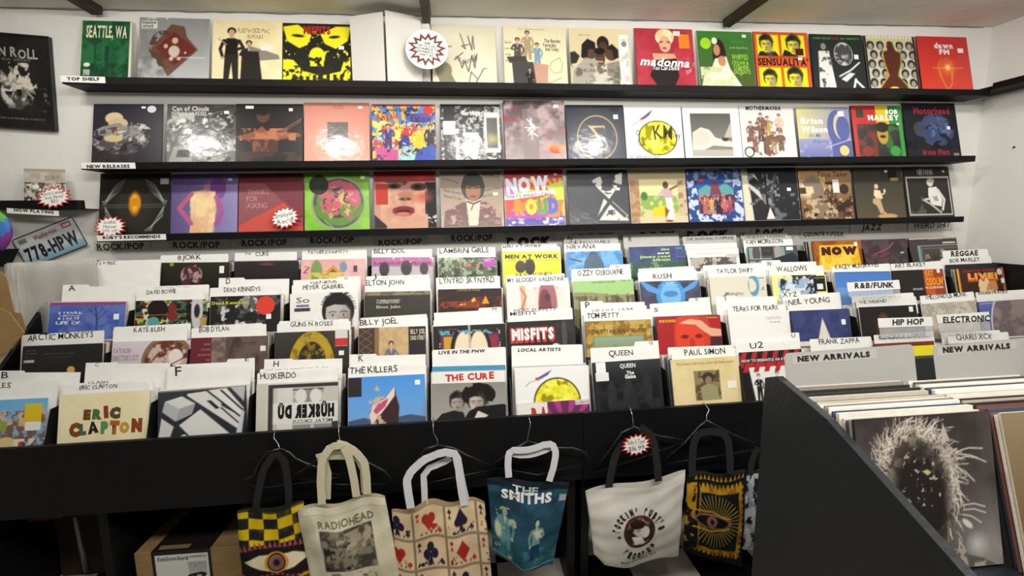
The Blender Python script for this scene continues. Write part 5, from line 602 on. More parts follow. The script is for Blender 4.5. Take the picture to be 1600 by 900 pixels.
def burst(c,rx,ry,Y,lines,label,rot=0,lean=0,n=16,red='b8302a',group='red-edged starburst notes'):
    C=at(*c,Y); s=(C[1]-CP[1])/ (ray(*c)[1]*FPX); F=mkframe(C,C+np.array([1,0,.01]),lean,0,False); M=F[0]@Matrix.Rotation(math.radians(rot),4,'Z')
    o=build(MB().prism(star(n,rx*s,ry*s,.74),-.001,0),'starburst_note',matc(red),mw=M); tag(o,label,'note',group)
    wf=build(MB().prism(star(n,rx*s*.84,ry*s*.84,.76),0,.0008),'white_face',M_sw,o)
    W,H=rx*s*1.1,ry*s*1.1; t=txtmesh(lines,W,H,'222',wf,0,z=.0012,b=0,jit=.7); 
    if t: t.location=(-W/2,-H/2,0)
    return o
burst((172,354),24.5,18,-.118,['DARK','Matter','20% off'],"red-edged starburst note pinned low on the black winged sleeve",0,LEAN)
burst((445,340),24,18.5,-.108,['Employee',"Rec'd!"],"red-edged starburst note on the dusky red triangle sleeve",12,LEAN)
# round sign
C=at(667,77,-.16); s=(C[1]-CP[1])/(ray(667,77)[1]*FPX); F=mkframe(C,C+np.array([1,0,.0]),.15,0,False)
o=build(MB().prism([(33*s*math.cos(a*math.pi/18),31*s*math.sin(a*math.pi/18)) for a in range(36)],-.002,0),'round_sign',M_sw,mw=F[0]@Matrix.Rotation(-.12,4,'Z')); tag(o,'round white sign with a brown starburst about shipping, top shelf','sign')
build(MB().prism(star(14,30*s,27*s,.68),0,.0006),'brown_starburst',matc('74392c'),o); build(MB().prism(star(14,22*s,19.5*s,.72),.0006,.0012),'white_face',M_sw,o)
W,H=36*s,23*s; t=txtmesh(['SHIP','UP TO 5 LPs','ANYWHERE IN THE','CONTINENTAL US','ONLY $12'],W,H,'222',o,0,z=.0016,b=.03); t.location=(-W/2,-H/2,0)
# section signs on the wall under the lowest shelf
for k,(a,b_,v,t,u0,u1,vb,h,dv,bb) in enumerate([(148,236,377,'ROCK/POP',152,226,391,10,-2,.03),(262,360,374,'ROCK/POP',271,344,388,10,-1,.03),(368,458,371,'ROCK/POP',378,449,385,10,-2,.03),(478,562,368,'ROCK/POP',485,553,380.5,9.5,-1.5,.03),(584,668,370,'ROCK/POP',592,659,384,9,-3,.03),(696,776,367,'ROCK/POP',705,770,377,9.5,-1.5,.03),(788,868,365,'ROCK',792,862,385,14,-2,.1),(895,962,364,'ROCK',905,958,379,13,-2,.1),(990,1062,360,'ROCK',1000,1056,376,13,-2,.1),(1068,1146,358,'ROCK',1073,1139,374,13,-2,.1),(1172,1240,356,'ROCK',1180,1226,371,13,-1,.1),(1250,1322,359,'COUNTRY/FOLK',1255,1318,369.5,7,-1,.03),(1328,1392,350,'JAZZ',1346,1377,360,9,-1,.05),(1418,1488,346,'WEIRD SHIT',1426,1484,357,8.5,-2,.02)]):
    strip_sign((a,v),(b_,v-1.5),14 if h<12 else 22,-.004,t,u0,u1,vb,h,f"section sign on the wall reading {t}"+(f", {['first','second','third','fourth','fifth','sixth'][k]} from the left" if t=='ROCK/POP' else (f", {['first','second','third','fourth','fifth'][k-6]} of the heavier-lettered ones" if t=='ROCK' else '')),name='section_sign',b=bb,m=mat('clear_label','cfccc4',rough=.3),group='section signs under the lowest shelf',dv=dv,sh=.12 if k>10 else 0,cat='sign')
# ------------------------------------------------------------------ the record browser
TY={1:-.745,2:-.53,3:-.33,4:-.125}
BL=.26
FIT={}
for t in TY:
    X=[];Z=[]
    for c in CELLS:
        if c[0]==t:
            u0,v0,u1,v1=c[1]
            for (u,v) in ((u0,v0),(u1,v1)): p=at(u,v,TY[t]); X.append(p[0]);Z.append(p[2])
    FIT[t]=np.polyfit(X,Z,1)
def ztop(t,x): return FIT[t][0]*x+FIT[t][1]
def zb(t,x): return ztop(t,x)-.318
UX=[-1.96,float(at(912,645,-.86)[0]),3.0]
units=[]
FT=[((-1.96,float(at(0,703,-.86)[2])-.002),(UX[1],float(at(912,645,-.86)[2]))),((UX[1],float(at(935,645,-.86)[2])),(3.0,float(at(1195,628,-.86)[2])+.03))]
for k in range(2):
    x0,x1=UX[k]+.001,UX[k+1]-.001
    u=empty('record_browser',((x0+x1)/2,-.45,0),['left black wooden record browser stepping up in four rows','right black wooden record browser stepping up in four rows'][k],'display rack','black stepped record browsers'); units.append(u)
    inv=u.location.copy()
    def add(mb,name,m=M_black,**kw):
        o=build(mb,name,m,u,**kw); o.location=-inv; return o
    (fx0,fz0),(fx1,fz1)=FT[k]; ft=lambda x:fz0+(fz1-fz0)*(x-fx0)/(fx1-fx0); fb=lambda x:.507+.02*(x+1.9)/2.4
    add(MB().add([(x,y,z) for y in (-.86,-.842) for x,z in ((x0,fb(x0)),(x1,fb(x1)),(x1,ft(x1)),(x0,ft(x0)))],[(0,1,2,3),(7,6,5,4),(0,4,5,1),(1,5,6,2),(2,6,7,3),(3,7,4,0)]),'front_board')
    for t in (1,2,3,4):
        y0=TY[t]-.095 if t>1 else -.842; y1=TY[t+1]-.097 if t<4 else -.002
        add(slab_x(x0,x1,y0,y1,lambda x:zb(t,x),.012),'shelf_board')
        if t<4: add(MB().add([(x,y,z) for y in (y1-.01,y1-.001) for x,z in ((x0,zb(t,x0)),(x1,zb(t,x1)),(x1,zb(t+1,x1)-.0125),(x0,zb(t+1,x0)-.0125))],[(0,1,2,3),(7,6,5,4),(0,4,5,1),(1,5,6,2),(2,6,7,3),(3,7,4,0)]),'riser_board')
        cs=sorted([c for c in CELLS if c[0]==t],key=lambda c:c[1][0])
        for a,b in zip(cs[:-1],cs[1:]):
            xa,xb=at(a[1][2],a[1][3],TY[t])[0],at(b[1][0],b[1][1],TY[t])[0]; xm=(xa+xb)/2
            if not(x0+.01<xm<x1-.01) or xb-xa>.2: continue
            zz=ztop(t,xm)-.045
            mb=MB().prism([(y0+.012,zb(t,xm)+.0005),(y1-.012,zb(t,xm)+.0005),(y1-.012,zz),(y0+.075,zz),(y0+.012,zb(t,xm)+.12)],xm-.002,xm+.002,'x'); add(mb,'column_divider')
    if k==0: add(MB().prism([(-.86,.5),(-.86,float(ft(x0))),(-.51,.985),(-.225,1.24),(-.13,1.28),(-.002,1.28),(-.002,.5)],x0-.019,x0-.001,'x'),'side_panel',bevel=.001)
    if k==1: add(MB().prism([(-.86,.5),(-.86,float(ft(x1))),(-.47,1.295),(-.42,1.342),(-.2,1.342),(-.002,1.342),(-.002,.5)],x1+.001,x1+.019,'x'),'side_panel',bevel=.001)
    add(slab_x(x0,x1,-.841,-.003,lambda x:.53,.015),'bottom_board')
    for xs in ([-1.9,-1.44,-.5,x1-.05] if k==0 else [x0+.01,1.4,2.2,2.9]):
        add(MB().box(xs,-.80,.0005,xs+.035,-.05,.514),'leg_panel')
    add(MB().box(x0,-.03,.0005,x1,-.012,.514),'back_panel')
EDGEC=['d8d2c4','c9c2b0','e6e2da','8c8478','5a544c','2a2826','b4a890','a8b0b4','7a4a40','3c4c5c','c0b8a8','e8e4dc']
HID={}
def hidden_mesh(w,h,ci,th=.0036):
    k=(round(w,2),round(h,2),ci,th)
    if k not in HID: HID[k]=slab(k[0],k[1],th).mesh('filed_sleeve',mat('sleeve_'+EDGEC[ci],EDGEC[ci],rough=.55,noise=.1,nscale=30))
    return HID[k]
rs=random.Random(11)
tierword={4:'back row',3:'third row',2:'second row',1:'front row'}
def shift(M,ex,n,up,dx,dn,du=0):
    M2=M.copy()
    for i in range(3): M2[i][3]+=ex[i]*dx+n[i]*dn+up[i]*du
    return M2
def filed(F,h,off,ci,label,group,jx=.004,jz=.0025,parent=None):
    M,w,ex,up,n,O=F
    o=link('filed_sleeve',hidden_mesh(w,h-.006,ci),None,mw=shift(M,ex,n,up,rs.uniform(-jx,jx),-off,off*math.tan(BL))); tag(o,label,'record',group); return o
def onplane(u,v,O,n):
    d=ray(u,v); return CP+d*((O-CP)@n)/(d@n)
def card(Y,c,lean,zfloor,texts,tab,label,m=None,th=.0008,group='white divider cards',name='divider_card',P=None):
    P0,P1=(onplane(c[0],c[1],*P),onplane(c[2],c[3],*P)) if P else (at(c[0],c[1],Y),at(c[2],c[3],Y)); h=((P0[2]+P1[2])/2-zfloor((P0[0]+P1[0])/2)-.002)/math.cos(lean)
    F=mkframe(P0,P1,lean,h,True); w=F[1]; mb=MB()
    if tab:
        ta=local(F,tab[0],c[1])[0]; tb=local(F,tab[1],c[1])[0]; _,th1=local(F,tab[0],c[1]+tab[2]); _,th0=local(F,tab[0],c[1]); dh=abs(th1-th0); ta=max(0,ta);tb=min(w,tb)
        if w-tb<.006: tb=w
        if ta<.006: ta=0
        hb=h-0; pts=[(0,0),(w,0),(w,hb)]
        if tb<w: pts+=[(tb+.006,hb)]
        pts+=[(tb,hb+dh),(ta,hb+dh)]
        if ta>0: pts+=[(ta-.006,hb)]
        if ta>0: pts+=[(0,hb)]
        if tb==w: pts.remove((w,hb)) if (w,hb) in pts else None
        mb.prism(pts,-th,0)
    else: mb.prism([(0,0),(w,0),(w,h-.004),(w-.004,h),(.004,h),(0,h-.004)],-th,0)
    o=build(mb,name,m or M_card,mw=F[0]); tag(o,label,'divider card',group)
    for t in texts:
        s,u0,u1,v,hp=t[:5]; b=t[5] if len(t)>5 else (0.0 if hp<6 else .008)
        slope=(c[3]-c[1])/(c[2]-c[0])*(u1-u0)
        hand=len(t)<=5
        local_text(o,F,s,u0,u1,v,hp*(.8 if s.startswith(SC) else 1),c='17171a',b=b,jit=.9 if hand else 0,dv=slope,sh=.12 if not hand else 0)
    return o
def short_label(s,k=16):
    q=s.replace(' - ',' ').split(); return ' '.join(q[:k]).rstrip(',') if len(q)>k else s
FR={}
for c in CELLS:
    t,(u0,v0,u1,v1),art,short,edge,wrap,stk,ns,cards=c; Y=TY[t]
    P0,P1=at(u0,v0,Y),at(u1,v1,Y); xm=(P0[0]+P1[0])/2
    h=((P0[2]+P1[2])/2-zb(t,xm)-.001)/math.cos(BL)
    F=mkframe(P0,P1,BL,h,True); M,w,ex,up,n,O=F
    sleeve(F,h,art,short_label(f"{short}, {tierword[t]}"),edge,wrap,stk,group=f'front covers of the {tierword[t]}',vis=VIS[t],wm=M_binwrap)
    FR[short]=F
    g=f"sleeves filed behind the {short}"[:90]
    depth=.105 if t!=4 else .07
    for q in range(ns):
        off=.0065+(depth-.006)*(q+.5)/ns
        # keep clear of cards
        for cc in cards:
            if abs(off-cc[1]/1.0)<.003: off=cc[1]+.0045
        filed(F,h+rs.uniform(-.004,.003),off,rs.choice(range(len(EDGEC))) if edge!='w' or rs.random()<.4 else rs.choice([0,2,11,1]),short_label(f"sleeve filed behind the {short}"),g)
    for kk,(cp,off,texts,tab) in enumerate(cards):
        order={0:'',1:'',2:''}; m=None
        if tab=='dark': tab=None; m=M_dark
        if tab=='blue': tab=None; m=matc('3c8cb0')
        txt=[x[0] for x in texts if not x[0].startswith(SC)]
        if len(cards)==1: pos='directly behind'
        else: pos=['hindmost behind','nearest behind'][1 if off==min(x[1] for x in cards) else 0] if len(cards)==2 or off in (min(x[1] for x in cards),max(x[1] for x in cards)) else 'middle one behind'
        kind='dark' if m is M_dark else ('blue-edged' if m else ('tabbed white' if tab else 'white'))
        lab=f"{kind} divider card, {pos} the {short}"
        card(Y,cp,BL,lambda x:zb(t,x),texts,tab,short_label(lab),m,group='divider cards in the filing bins',P=(O-n*off,n))
# small striped insert in the bin of local records
M_,w_,ex_,up_,n_,O_=FR['white cover with a rocket over a yellow moon, behind a striped purple insert']; OP=O_+n_*.006; F=mkframe(onplane(806,631,OP,n_),onplane(921,623,OP,n_),BL,.17,True)

sleeve(F,.17,rays(Art('6c2454',88),.66,.75,'a83c84',22,.02).r(0,0,.42,1,'e8e4dc').e(.66,1.0,.22,.5,'d8cc1c').z(9,'2a2820',.5,.1,el=(.66,1.,.2,.45)).r(.8,0,1,.12,'e8e0dc').t('ANCHI',.05,.26,.75,.35,'222',.03).t('RA',.2,.42,.62,.5,'c4302c',.1).t('DOG GENERATOR',.8,.99,.1,.07,'333'),'half-height insert with purple sunburst and yellow shape, at the front of the bins','w',1,[],.002)
# 7-inch card
card(-.14,(148,408,251,405.5),BL,lambda x:zb(4,x),[("7's + misc",150,180,414,7)],None,'tall blank white card marked in the top corner, left end of the back row')
# clear-fronted hanging section signs standing among the cards
M_clear=mat('clear_acetate','d8dcdc',rough=.15,alpha=.32)
def stand_sign(q,Y,txt,u0,u1,v,h,dv,lab,drop):
    (a,b,c_,d)=q; P0,P1=at(a[0],a[1]+drop,Y),at(b[0],b[1]+drop,Y); F=mkframe(P0,P1,BL,.1,False); _,H=local(F,*a)
    o=build(slab(F[1],H,.0012),'section_sign',M_clear,mw=F[0]); tag(o,lab,'sign','stand-up signs among the divider cards')
    y0=local(F,*d)[1]; ws_=build(MB().box(-.003,y0,0,F[1]+.003,H+.002,.0012),'white_strip',M_card,o)
    local_text(ws_,F,txt,u0,u1,v,h,c='111',b=.04,z=.0018,dv=dv,sh=.15)
stand_sign(((1327,442),(1407,437.5),(1402,453),(1325,456)),TY[2]-.0,'R&B/FUNK',1335,1396,450.5,8.5,-1.5,'acetate sign reading R&B/FUNK in front of the sky-blue cover',22)
stand_sign(((1376,498),(1459,495),(1459,508),(1376,512)),TY[1]+.0,'HIP HOP',1394,1443,508,9,-1.5,'acetate sign reading HIP HOP beside the black cover with the brown glow',30)
stand_sign(((1469,492.5),(1549,487),(1549,500),(1469,505)),TY[1]+.0,'ELECTRONIC',1473,1546,504.5,9.5,-3,'acetate sign reading ELECTRONIC in front of the greyish-beige cover',30)
# ------------------------------------------------------------------ island bin in the foreground right
IX=(.772,1.86)
isl=empty('island_bin',(1.3,-1.8,0),'black foreground bin with a slanted side panel, full of new arrivals','display rack')
inv2=isl.location.copy()
M_panel=mat('worn_black_panel','191d21',rough=.42,noise=.2,nscale=3,bump=.12,bscale=70)
def iadd(mb,name,m=M_panel,**kw):
    o=build(mb,name,m,isl,**kw); o.location=-inv2; return o
prof=[atx(u,v,IX[0]) for u,v in ((1195,590),(1213,588),(1292,655),(1510,900))]
dv_=prof[3]-prof[2]; end=prof[3]+dv_*.35
poly=[(float(prof[0][1]),.0005)]+[(float(q[1]),float(q[2])) for q in prof]+[(float(end[1]),float(end[2])),(float(end[1]),.0005)]
pa=iadd(MB().prism(poly,IX[0],IX[0]+.019,'x'),'side_panel',bevel=.0012); pa['label']='slanted black left side panel with grey worn edge'
iadd(MB().prism(poly,IX[1]-.019,IX[1],'x'),'side_panel')
yb=float(prof[0][1]); yf=float(end[1])
ZI=.872
iadd(MB().box(IX[0]+.0195,yf+.02,ZI-.02,IX[1]-.0195,yb-.02,ZI),'bin_floor')
iadd(MB().box(IX[0]+.0195,yb-.018,.02,IX[1]-.0195,yb-.002,1.08),'back_panel')
iadd(MB().box(IX[0]+.0195,yf+.002,.02,IX[1]-.0195,yf+.018,ZI+.012),'front_panel')
def hair():
    a=Art('2a2422',150); a.g('332c2a','3c3634').z(3,'4a4240',.55,.4).e(.95,.95,.3,.3,'8c8884',soft=.4).e(.82,.86,.05,.05,'c0c0bc',soft=.1)
    a.e(.42,.46,.25,.37,'4a423a',soft=.08).z(16,'8c8276',.5,.2,el=(.42,.44,.27,.38)); r=random.Random(4)
    for i in range(300):
        t=r.uniform(-3.1,.7); k=r.uniform(.8,1.1); x,y=.42+.25*k*math.cos(t),.4+.31*k*math.sin(t); L=r.uniform(.04,.14); q=t+r.uniform(-1.2,1.2)
        a.l([(x,y),(x+L*.5*math.cos(q),y+L*.5*math.sin(q)),(x+L*math.cos(q+.5),y+L*math.sin(q+.5))],.005,r.choice(['b8ac9c','d4cabc','8c8070','e0d8cc']),soft=.006)
    for i in range(60):
        y=r.uniform(.3,1); x=.66+r.uniform(-.05,.05)-.1*(y-.6)**2; a.l([(x,y),(x+r.uniform(-.02,.05),y+r.uniform(.03,.1))],.005,r.choice(['b8ac9c','d0c8bc','7c7268']),soft=.006)
    a.e(.44,.53,.2,.33,'1c1614',soft=.09).z(14,'4c4238',.6,.2,el=(.46,.32,.15,.1)).z(30,'a89c8c',.72,.06,el=(.46,.4,.17,.2)).p([(.46,.36),(.5,.35),(.53,.37),(.5,.39)],'b8b878',soft=.01)
    for (x0,y0,x1,y1) in ((.72,.25,.92,.24),(.72,.26,.94,.33),(.72,.3,.88,.3),(.72,.35,.84,.45),(.74,.6,.9,.62),(.74,.63,.9,.66),(.73,.66,.86,.72)): a.l([(x0,y0),((x0+x1)/2,(y0+y1)/2-.015),(x1,y1)],.008,'d8d0c4',soft=.008)
    a.p([(.62,.2),(.64,.05),(.68,.16)],'b8aea0').e(.76,.72,.045,.02,'d0ccc0',rot=40).p([(.6,1),(.68,.9),(.86,.95),(.95,1)],'5c544c').z(12,'a89c8c',.6,.1,box=(.6,.88,1,1)); return a
def gold():
    a=Art('5c4a38',110); a.g('8c7a60','6c5230').e(.55,.3,.3,.42,'a88c64',soft=.1).z(9,'d8b890',.52,.15,el=(.42,.3,.16,.3)).z(10,'3a2c20',.55,.15,el=(.4,.32,.2,.32)).e(.42,.62,.2,.16,'b8841c',soft=.1).e(.36,.6,.05,.03,'e8c060',soft=.04).e(.6,.8,.3,.25,'7c5418',soft=.15); return a
def icol(x0,w,topv,lean,Yf,art,label,edge,n,seed,zt0):
    P0=np.array([x0,Yf,zt0]); P1=np.array([x0+w,Yf,zt0+.004]); h=(zt0-ZI-.001)/math.cos(lean)
    F=mkframe(P0,P1,lean,h,True); sleeve(F,h,art,label,edge,1,[],group='front covers of the island bin'); return F,h
Pz=float(at(1543,645,-1.822)[2])
F1,h1=icol(.80,.315,0,.2,-1.822,hair(),'large dark cover with a pale hairy mask and one eye, foreground bin','k',0,0,Pz)
F2,h2=icol(1.13,.315,0,.29,-1.83,gold(),'brown and gold cover cut off at the right edge, foreground bin','c',0,0,Pz+.002)
rs=random.Random(8)
pal=[11,3,0,2,1,4,5,0,7,4,2,10,8,11,6,0,3,9,1,5]
for col,(F,h,lab,g) in enumerate(((F1,h1,'sleeve filed edge-on behind the hairy mask cover','sleeves packed behind the hairy mask cover'),(F2,h2,'sleeve filed edge-on behind the brown and gold cover','sleeves packed behind the brown and gold cover'))):
    M,w,ex,up,n,O=F; lean=.2 if col==0 else .29
    for q in range(22):
        off=(.007+.0092*q)
        th=rs.choice([.0036,.0045,.006]) ; hh=h+rs.uniform(-.008,.006)+( .0)
        o=link('filed_sleeve',hidden_mesh(.315,round(hh,2),pal[(q*7+col*3+rs.randrange(3))%20],th),None,mw=shift(M,ex,n,up,rs.uniform(-.004,.006) - (.012 if q>12 and col==0 else 0),-off,off*math.tan(lean)+(h-round(hh,2)-rs.uniform(0,.004) if round(hh,2)>h else 0))); tag(o,lab,'record',g)
M_grey=mat('grey_plastic_card','a3a29d',rough=.35)
def icard(Y,c,texts,lab):
    P0,P1=at(c[0],c[1],Y),at(c[2],c[3],Y); h=((P0[2]+P1[2])/2-ZI-.001)/math.cos(.2); F=mkframe(P0,P1,.2,h,True); w=F[1]
    o=build(MB().prism([(0,0),(w,0),(w,h-.012),(w-.004,h-.003),(w-.012,h),(.012,h),(.004,h-.003),(0,h-.012)],-.0012,0),'divider_card',M_grey,mw=F[0]); tag(o,lab,'divider card','wide NEW ARRIVALS cards')
    for s,u0,u1,v,hp,b,dv in texts: 
        x0,y0=local(F,u0-8,v+5); x1,y1=local(F,u1+12,v+5); build(MB().box(x0,y0,0,x1,h-.006,.0006),'clear_label',mat('label_film','aeada8',rough=.25),o)
        local_text(o,F,s,u0,u1,v,hp,c='111',b=b,dv=dv,z=.0012)
icard(-1.598,(1225,552,1427,537.5),[('NEW ARRIVALS',1246,1359,565,8.5,.06,-8)],'wide pale card reading NEW ARRIVALS directly behind the slanted black panel')
icard(-1.6,(1457,541,1622,526),[('NEW ARRIVALS',1473,1578,551,8.5,.06,-7)],'wide pale card reading NEW ARRIVALS at the right edge of the picture')
# ------------------------------------------------------------------ left side of the room
def quadart(bl,br,tlr,Y,art,name,label,cat,m,thick=.01,lean=0,prm=None,pn='printed_front',border=None,group=None):
    P0,P1=at(*bl,Y),at(*br,Y); F=mkframe(P0,P1,lean,0,False)
    # true in-plane up even when the thing hangs tilted
    ex=(P1-P0)/np.linalg.norm(P1-P0); n=np.array([0,-math.cos(lean),math.sin(lean)]); up=np.cross(n,ex); w=np.linalg.norm(P1-P0)
    M=Matrix.Identity(4)
    for i in range(3): M[i][0]=ex[i];M[i][1]=up[i];M[i][2]=n[i];M[i][3]=P0[i]
    F=(M,w,ex,up,n,P0); h=local(F,*tlr)[1]
    o=build(slab(w,h,thick),name,m,mw=M,bevel=.0008); tag(o,label,cat,group)
    if art: link(pn,art.mesh(pn,w*.996,h*.996,0,prm or M_print),o,loc=(w*.002,h*.002,.0006))
    return o,F,h
pst=Art('1c1b1a',110).z(4,'262422',.5,.4).e(.5,.62,.16,.15,'c8c4bc',soft=.03).e(.44,.6,.05,.055,'1a1817').e(.57,.62,.045,.05,'1a1817').e(.5,.7,.02,.03,'1a1817').r(.42,.74,.6,.78,'8a8680',soft=.03).z(10,'4a4642',.55,.15,el=(.5,.64,.17,.17)).p([(.34,.52),(.36,.38),(.44,.46),(.5,.34),(.56,.46),(.7,.42),(.78,.62),(.68,.6),(.5,.5)],'8c8478').l([(.34,.5),(.5,.46),(.74,.66)],.02,'b8b0a0').z(12,'d8d0c0',.62,.1,box=(.3,.3,.8,.6)).z(9,'6c6860',.66,.1,box=(.6,.55,.95,.85)).t('RAIN ROLL',.12,.84,.22,.1,'a8a49c',.03,rot=-3,jit=.8).t('and the album',.22,.74,.28,.035,'77736c').t('ALBUM LISTENING PARTY',.2,.88,.9,.018,'8a867e')
o,F,h=quadart((-36,197),(88,205),(-36,48),-.02,pst,'framed_poster','black framed poster with a crowned skull, far left wall','poster',mat('black_frame','161514',rough=.4),.015)
# shallow black frame around it
W=F[1]
for nm_,bx in (('frame_rail',(0,0,W,.008)),('frame_rail',(0,h-.008,W,h)),('frame_stile',(0,.008,.008,h-.008)),('frame_stile',(W-.008,.008,W,h-.008))):
    build(MB().box(bx[0],bx[1],.0008,bx[2],bx[3],.007),nm_,mat('black_frame'),o)
# now playing ledge
zn=float(at(60,313,-.11)[2]); xe=float(at(128,320,-.11)[0])
P=[(XL+.01,-.001),(XL+.01,-.11),(xe-.02,-.11),(xe-.006,-.104),(xe,-.09),(xe,-.001)]
o=build(MB().prism(P,zn-.045,zn-.04,'z').prism([(XL+.01,-.11),(xe-.02,-.11),(xe-.006,-.104),(xe,-.09),(xe-.004,-.09),(xe-.01,-.1),(xe-.022,-.105),(XL+.01,-.105)],zn-.04,zn,'z'),'picture_ledge',M_shelf); tag(o,'small black round-ended ledge holding the record now playing','shelf')
strip_sign((11,325),(92,329.5),8,-.1125,'NOW PLAYING',22,84,330,4.6,'white ledge label reading NOW PLAYING',b=.05,dv=4)
s7=Art('c8c0b0',72).z(5,'b0a898',.5,.3).r(0,0,1,.08,'a8a090').z(9,'5c5850',.56,.1,box=(0,.35,1,.8)).z(10,'f0ece0',.6,.1,box=(0,.4,1,1)).z(8,'4a4640',.6,.1,box=(0,.75,1,1)).t('SURF',.5,.86,.3,.12,'8a8478',.02).l([(.05,.5),(.5,.62),(.95,.55)],.02,'6c6860')
quadart((38,323),(103,324),(30,263),-.085,s7,'single_sleeve','small pale grey seven-inch sleeve on the rounded ledge','record',EC['w'],.003,.12)
burst((84,308),27,17.5,-.118,['Chris Cornell','"Ave Maria"','$25'],'red-edged starburst note on the small pale sleeve of the ledge',8,.1)
# licence plate
pl=Art('cfcdc6',110,56); pl.g('d8d6ce','c4ccc8').z(4,'b8c4c4',.5,.3).e(.5,.5,.3,.3,'c8ccc8',soft=.2).g('b0c4c4','6ca4b4',0,.72,1,1)
pl.t('Washington',.3,.68,.26,.14,'a8342c',.03,sh=.1).t('778-HPW',.07,.93,.84,.44,'1c2438',.045).r(.06,.07,.2,.24,'8c8c80').t('NOV',.08,.18,.2,.08,'333',.02).r(.78,.07,.93,.24,'a02c30').t('2001',.8,.91,.2,.09,'eee',.03)
P0,P1=at(44,421,-.012),at(139,385,-.012)
o,F,h=quadart((44,421),(139,383),(25,372),-.012,None,'licence_plate','blue and white Washington licence plate hung askew on the wall','license plate',mat('plate_metal','c4c4c0',rough=.35),.0015)
W=F[1]; link('plate_print',pl.mesh('plate_print',W*.97,h*.95,0,M_wrap),o,loc=(W*.015,h*.025,.0006))
rim=MB().tube([(.01,.004,0),(W-.01,.004,0),(W-.004,.01,0),(W-.004,h-.01,0),(W-.01,h-.004,0),(.01,h-.004,0),(.004,h-.01,0),(.004,.01,0),(.01,.004,0)],.003,6); build(rim,'embossed_rim',matc('2c3438'),o)
# rainbow balloon-like heart edge, black tray
rb=MB(); n,m_=20,14; c0=at(-14,362,-.15); R_=.09
vs=[];fs=[]
for i in range(m_+1):
    for j in range(n):
        a=math.pi*i/m_; b=2*math.pi*j/n; vs.append((R_*math.sin(a)*math.cos(b),.03*math.sin(a)*math.sin(b),R_*1.2*math.cos(a)))
for i in range(m_):
    for j in range(n): fs.append((i*n+j,i*n+(j+1)%n,(i+1)*n+(j+1)%n,(i+1)*n+j))
me=bpy.data.meshes.new('rainbow_disc'); me.from_pydata(vs,[],fs)
cols=['e0402c','ee8a1c','e8d82c','5cae3c','3a74c0','7c3a8c']
for c in cols: me.materials.append(matc(c))
me.update()
for p in me.polygons:
    c=p.center; p.use_smooth=True; d=math.hypot(c[0]+.1,c[2]-.12)/.24; p.material_index=min(5,int(d*6))
o=link('rainbow_disc',me,loc=c0,mw=Matrix.Translation(Vector(c0))@Matrix.Rotation(.35,4,'Y')); tag(o,'rounded rainbow-striped cutout at the left picture edge','decoration')
tz=float(at(10,391,-.2)[2]); tx=float(at(31,392,-.06)[0])
tag(build(MB().prism([(XL+.3,tz-.0),(tx,tz),(tx-.05,tz-.085),(XL+.32,tz-.085)],-.2,-.06,'y'),'counter_tray',M_shelf),'black tray under the rainbow cutout at the left picture edge','tray')
# stack of clear poly sleeves in the leftmost place
M_poly=mat('milky_poly_sleeve','d2d0c8',rough=.22,alpha=.72,noise=.15,nscale=9,bump=.3,bscale=12)
M_poly2=mat('clear_poly_sleeve','d4d4cc',rough=.12,alpha=.35,bump=.4,bscale=10)
for i in range(6):
    Y=-.16-.018*i; tl=(6+i*6,410-i*.5+i*1.5); tr=(149-i*.5,402+i*1.0)
    P0,P1=at(tl[0],tl[1],Y),at(tr[0],tr[1],Y); F=mkframe(P0,P1,.1,.32 if i else .33,True)
    n=14;vs=[];fs=[];w=F[1];hh=.32
    for a in range(n+1):
        for b in range(n+1): vs.append((w*a/n,hh*b/n,.004*math.sin(a*1.1+i)+.003*math.sin(b*.9+i*2)))
    for a in range(n):
        for b in range(n): k=a*(n+1)+b; fs.append((k,k+n+1,k+n+2,k+1))
    me=bpy.data.meshes.new('poly_sleeve'); me.from_pydata(vs,[],fs); me.materials.append(M_poly if i<4 else M_poly2); me.update()
    for p_ in me.polygons: p_.use_smooth=True
    o=link('poly_sleeve',me,mw=F[0]); tag(o,['hindmost','fifth','fourth','third','second','frontmost'][i]+' milky plastic sleeve of the loose pack beside the tall blank card','plastic sleeve','milky plastic sleeves at the left end')
# white tub that holds them
x0=float(at(20,420,-.28)[0])-.1
tag(build(MB().prism([(x0,.62),(-1.985,.62),(-1.985,1.1),(x0-.02,1.1)],-.30,-.05,'y'),'sleeve_tub',mat('white_plastic_tub','c9c6bd',rough=.4)),'pale plastic tub holding the milky sleeves, left of the browser','box')
# open cardboard carton
M_cb=mat('brown_cardboard','9a7c50',rough=.8,noise=.1,nscale=14,bump=.1,bscale=60,stretch=(1,1,4))
ct=empty('cardboard_carton',(-2.25,-.6,.45),'open brown cardboard carton left of the record browser','box')
build(MB().box(-.3,-.26,0,.24,.2,.5),'carton_body',M_cb,ct)
p=[at(0,430,-.62),at(12,448,-.62),at(30,490,-.62),at(42,515,-.62),at(0,560,-.62)]
for (q,nm_) in (([(0,425),(9,432),(22,488),(33,490),(40,514),(20,545),(-30,560),(-30,425)],'flap'),([(-30,470),(14,488),(38,520),(6,556),(-30,575)],'flap')):
    Y=-.62 if q[0][0]==0 else -.70
    pts=[at(u,v,Y) for u,v in q]; mb=MB().prism([(a[0]+2.25,a[2]-.45) for a in pts],Y+.6,Y+.604,'y'); build(mb,nm_,M_cb,ct)
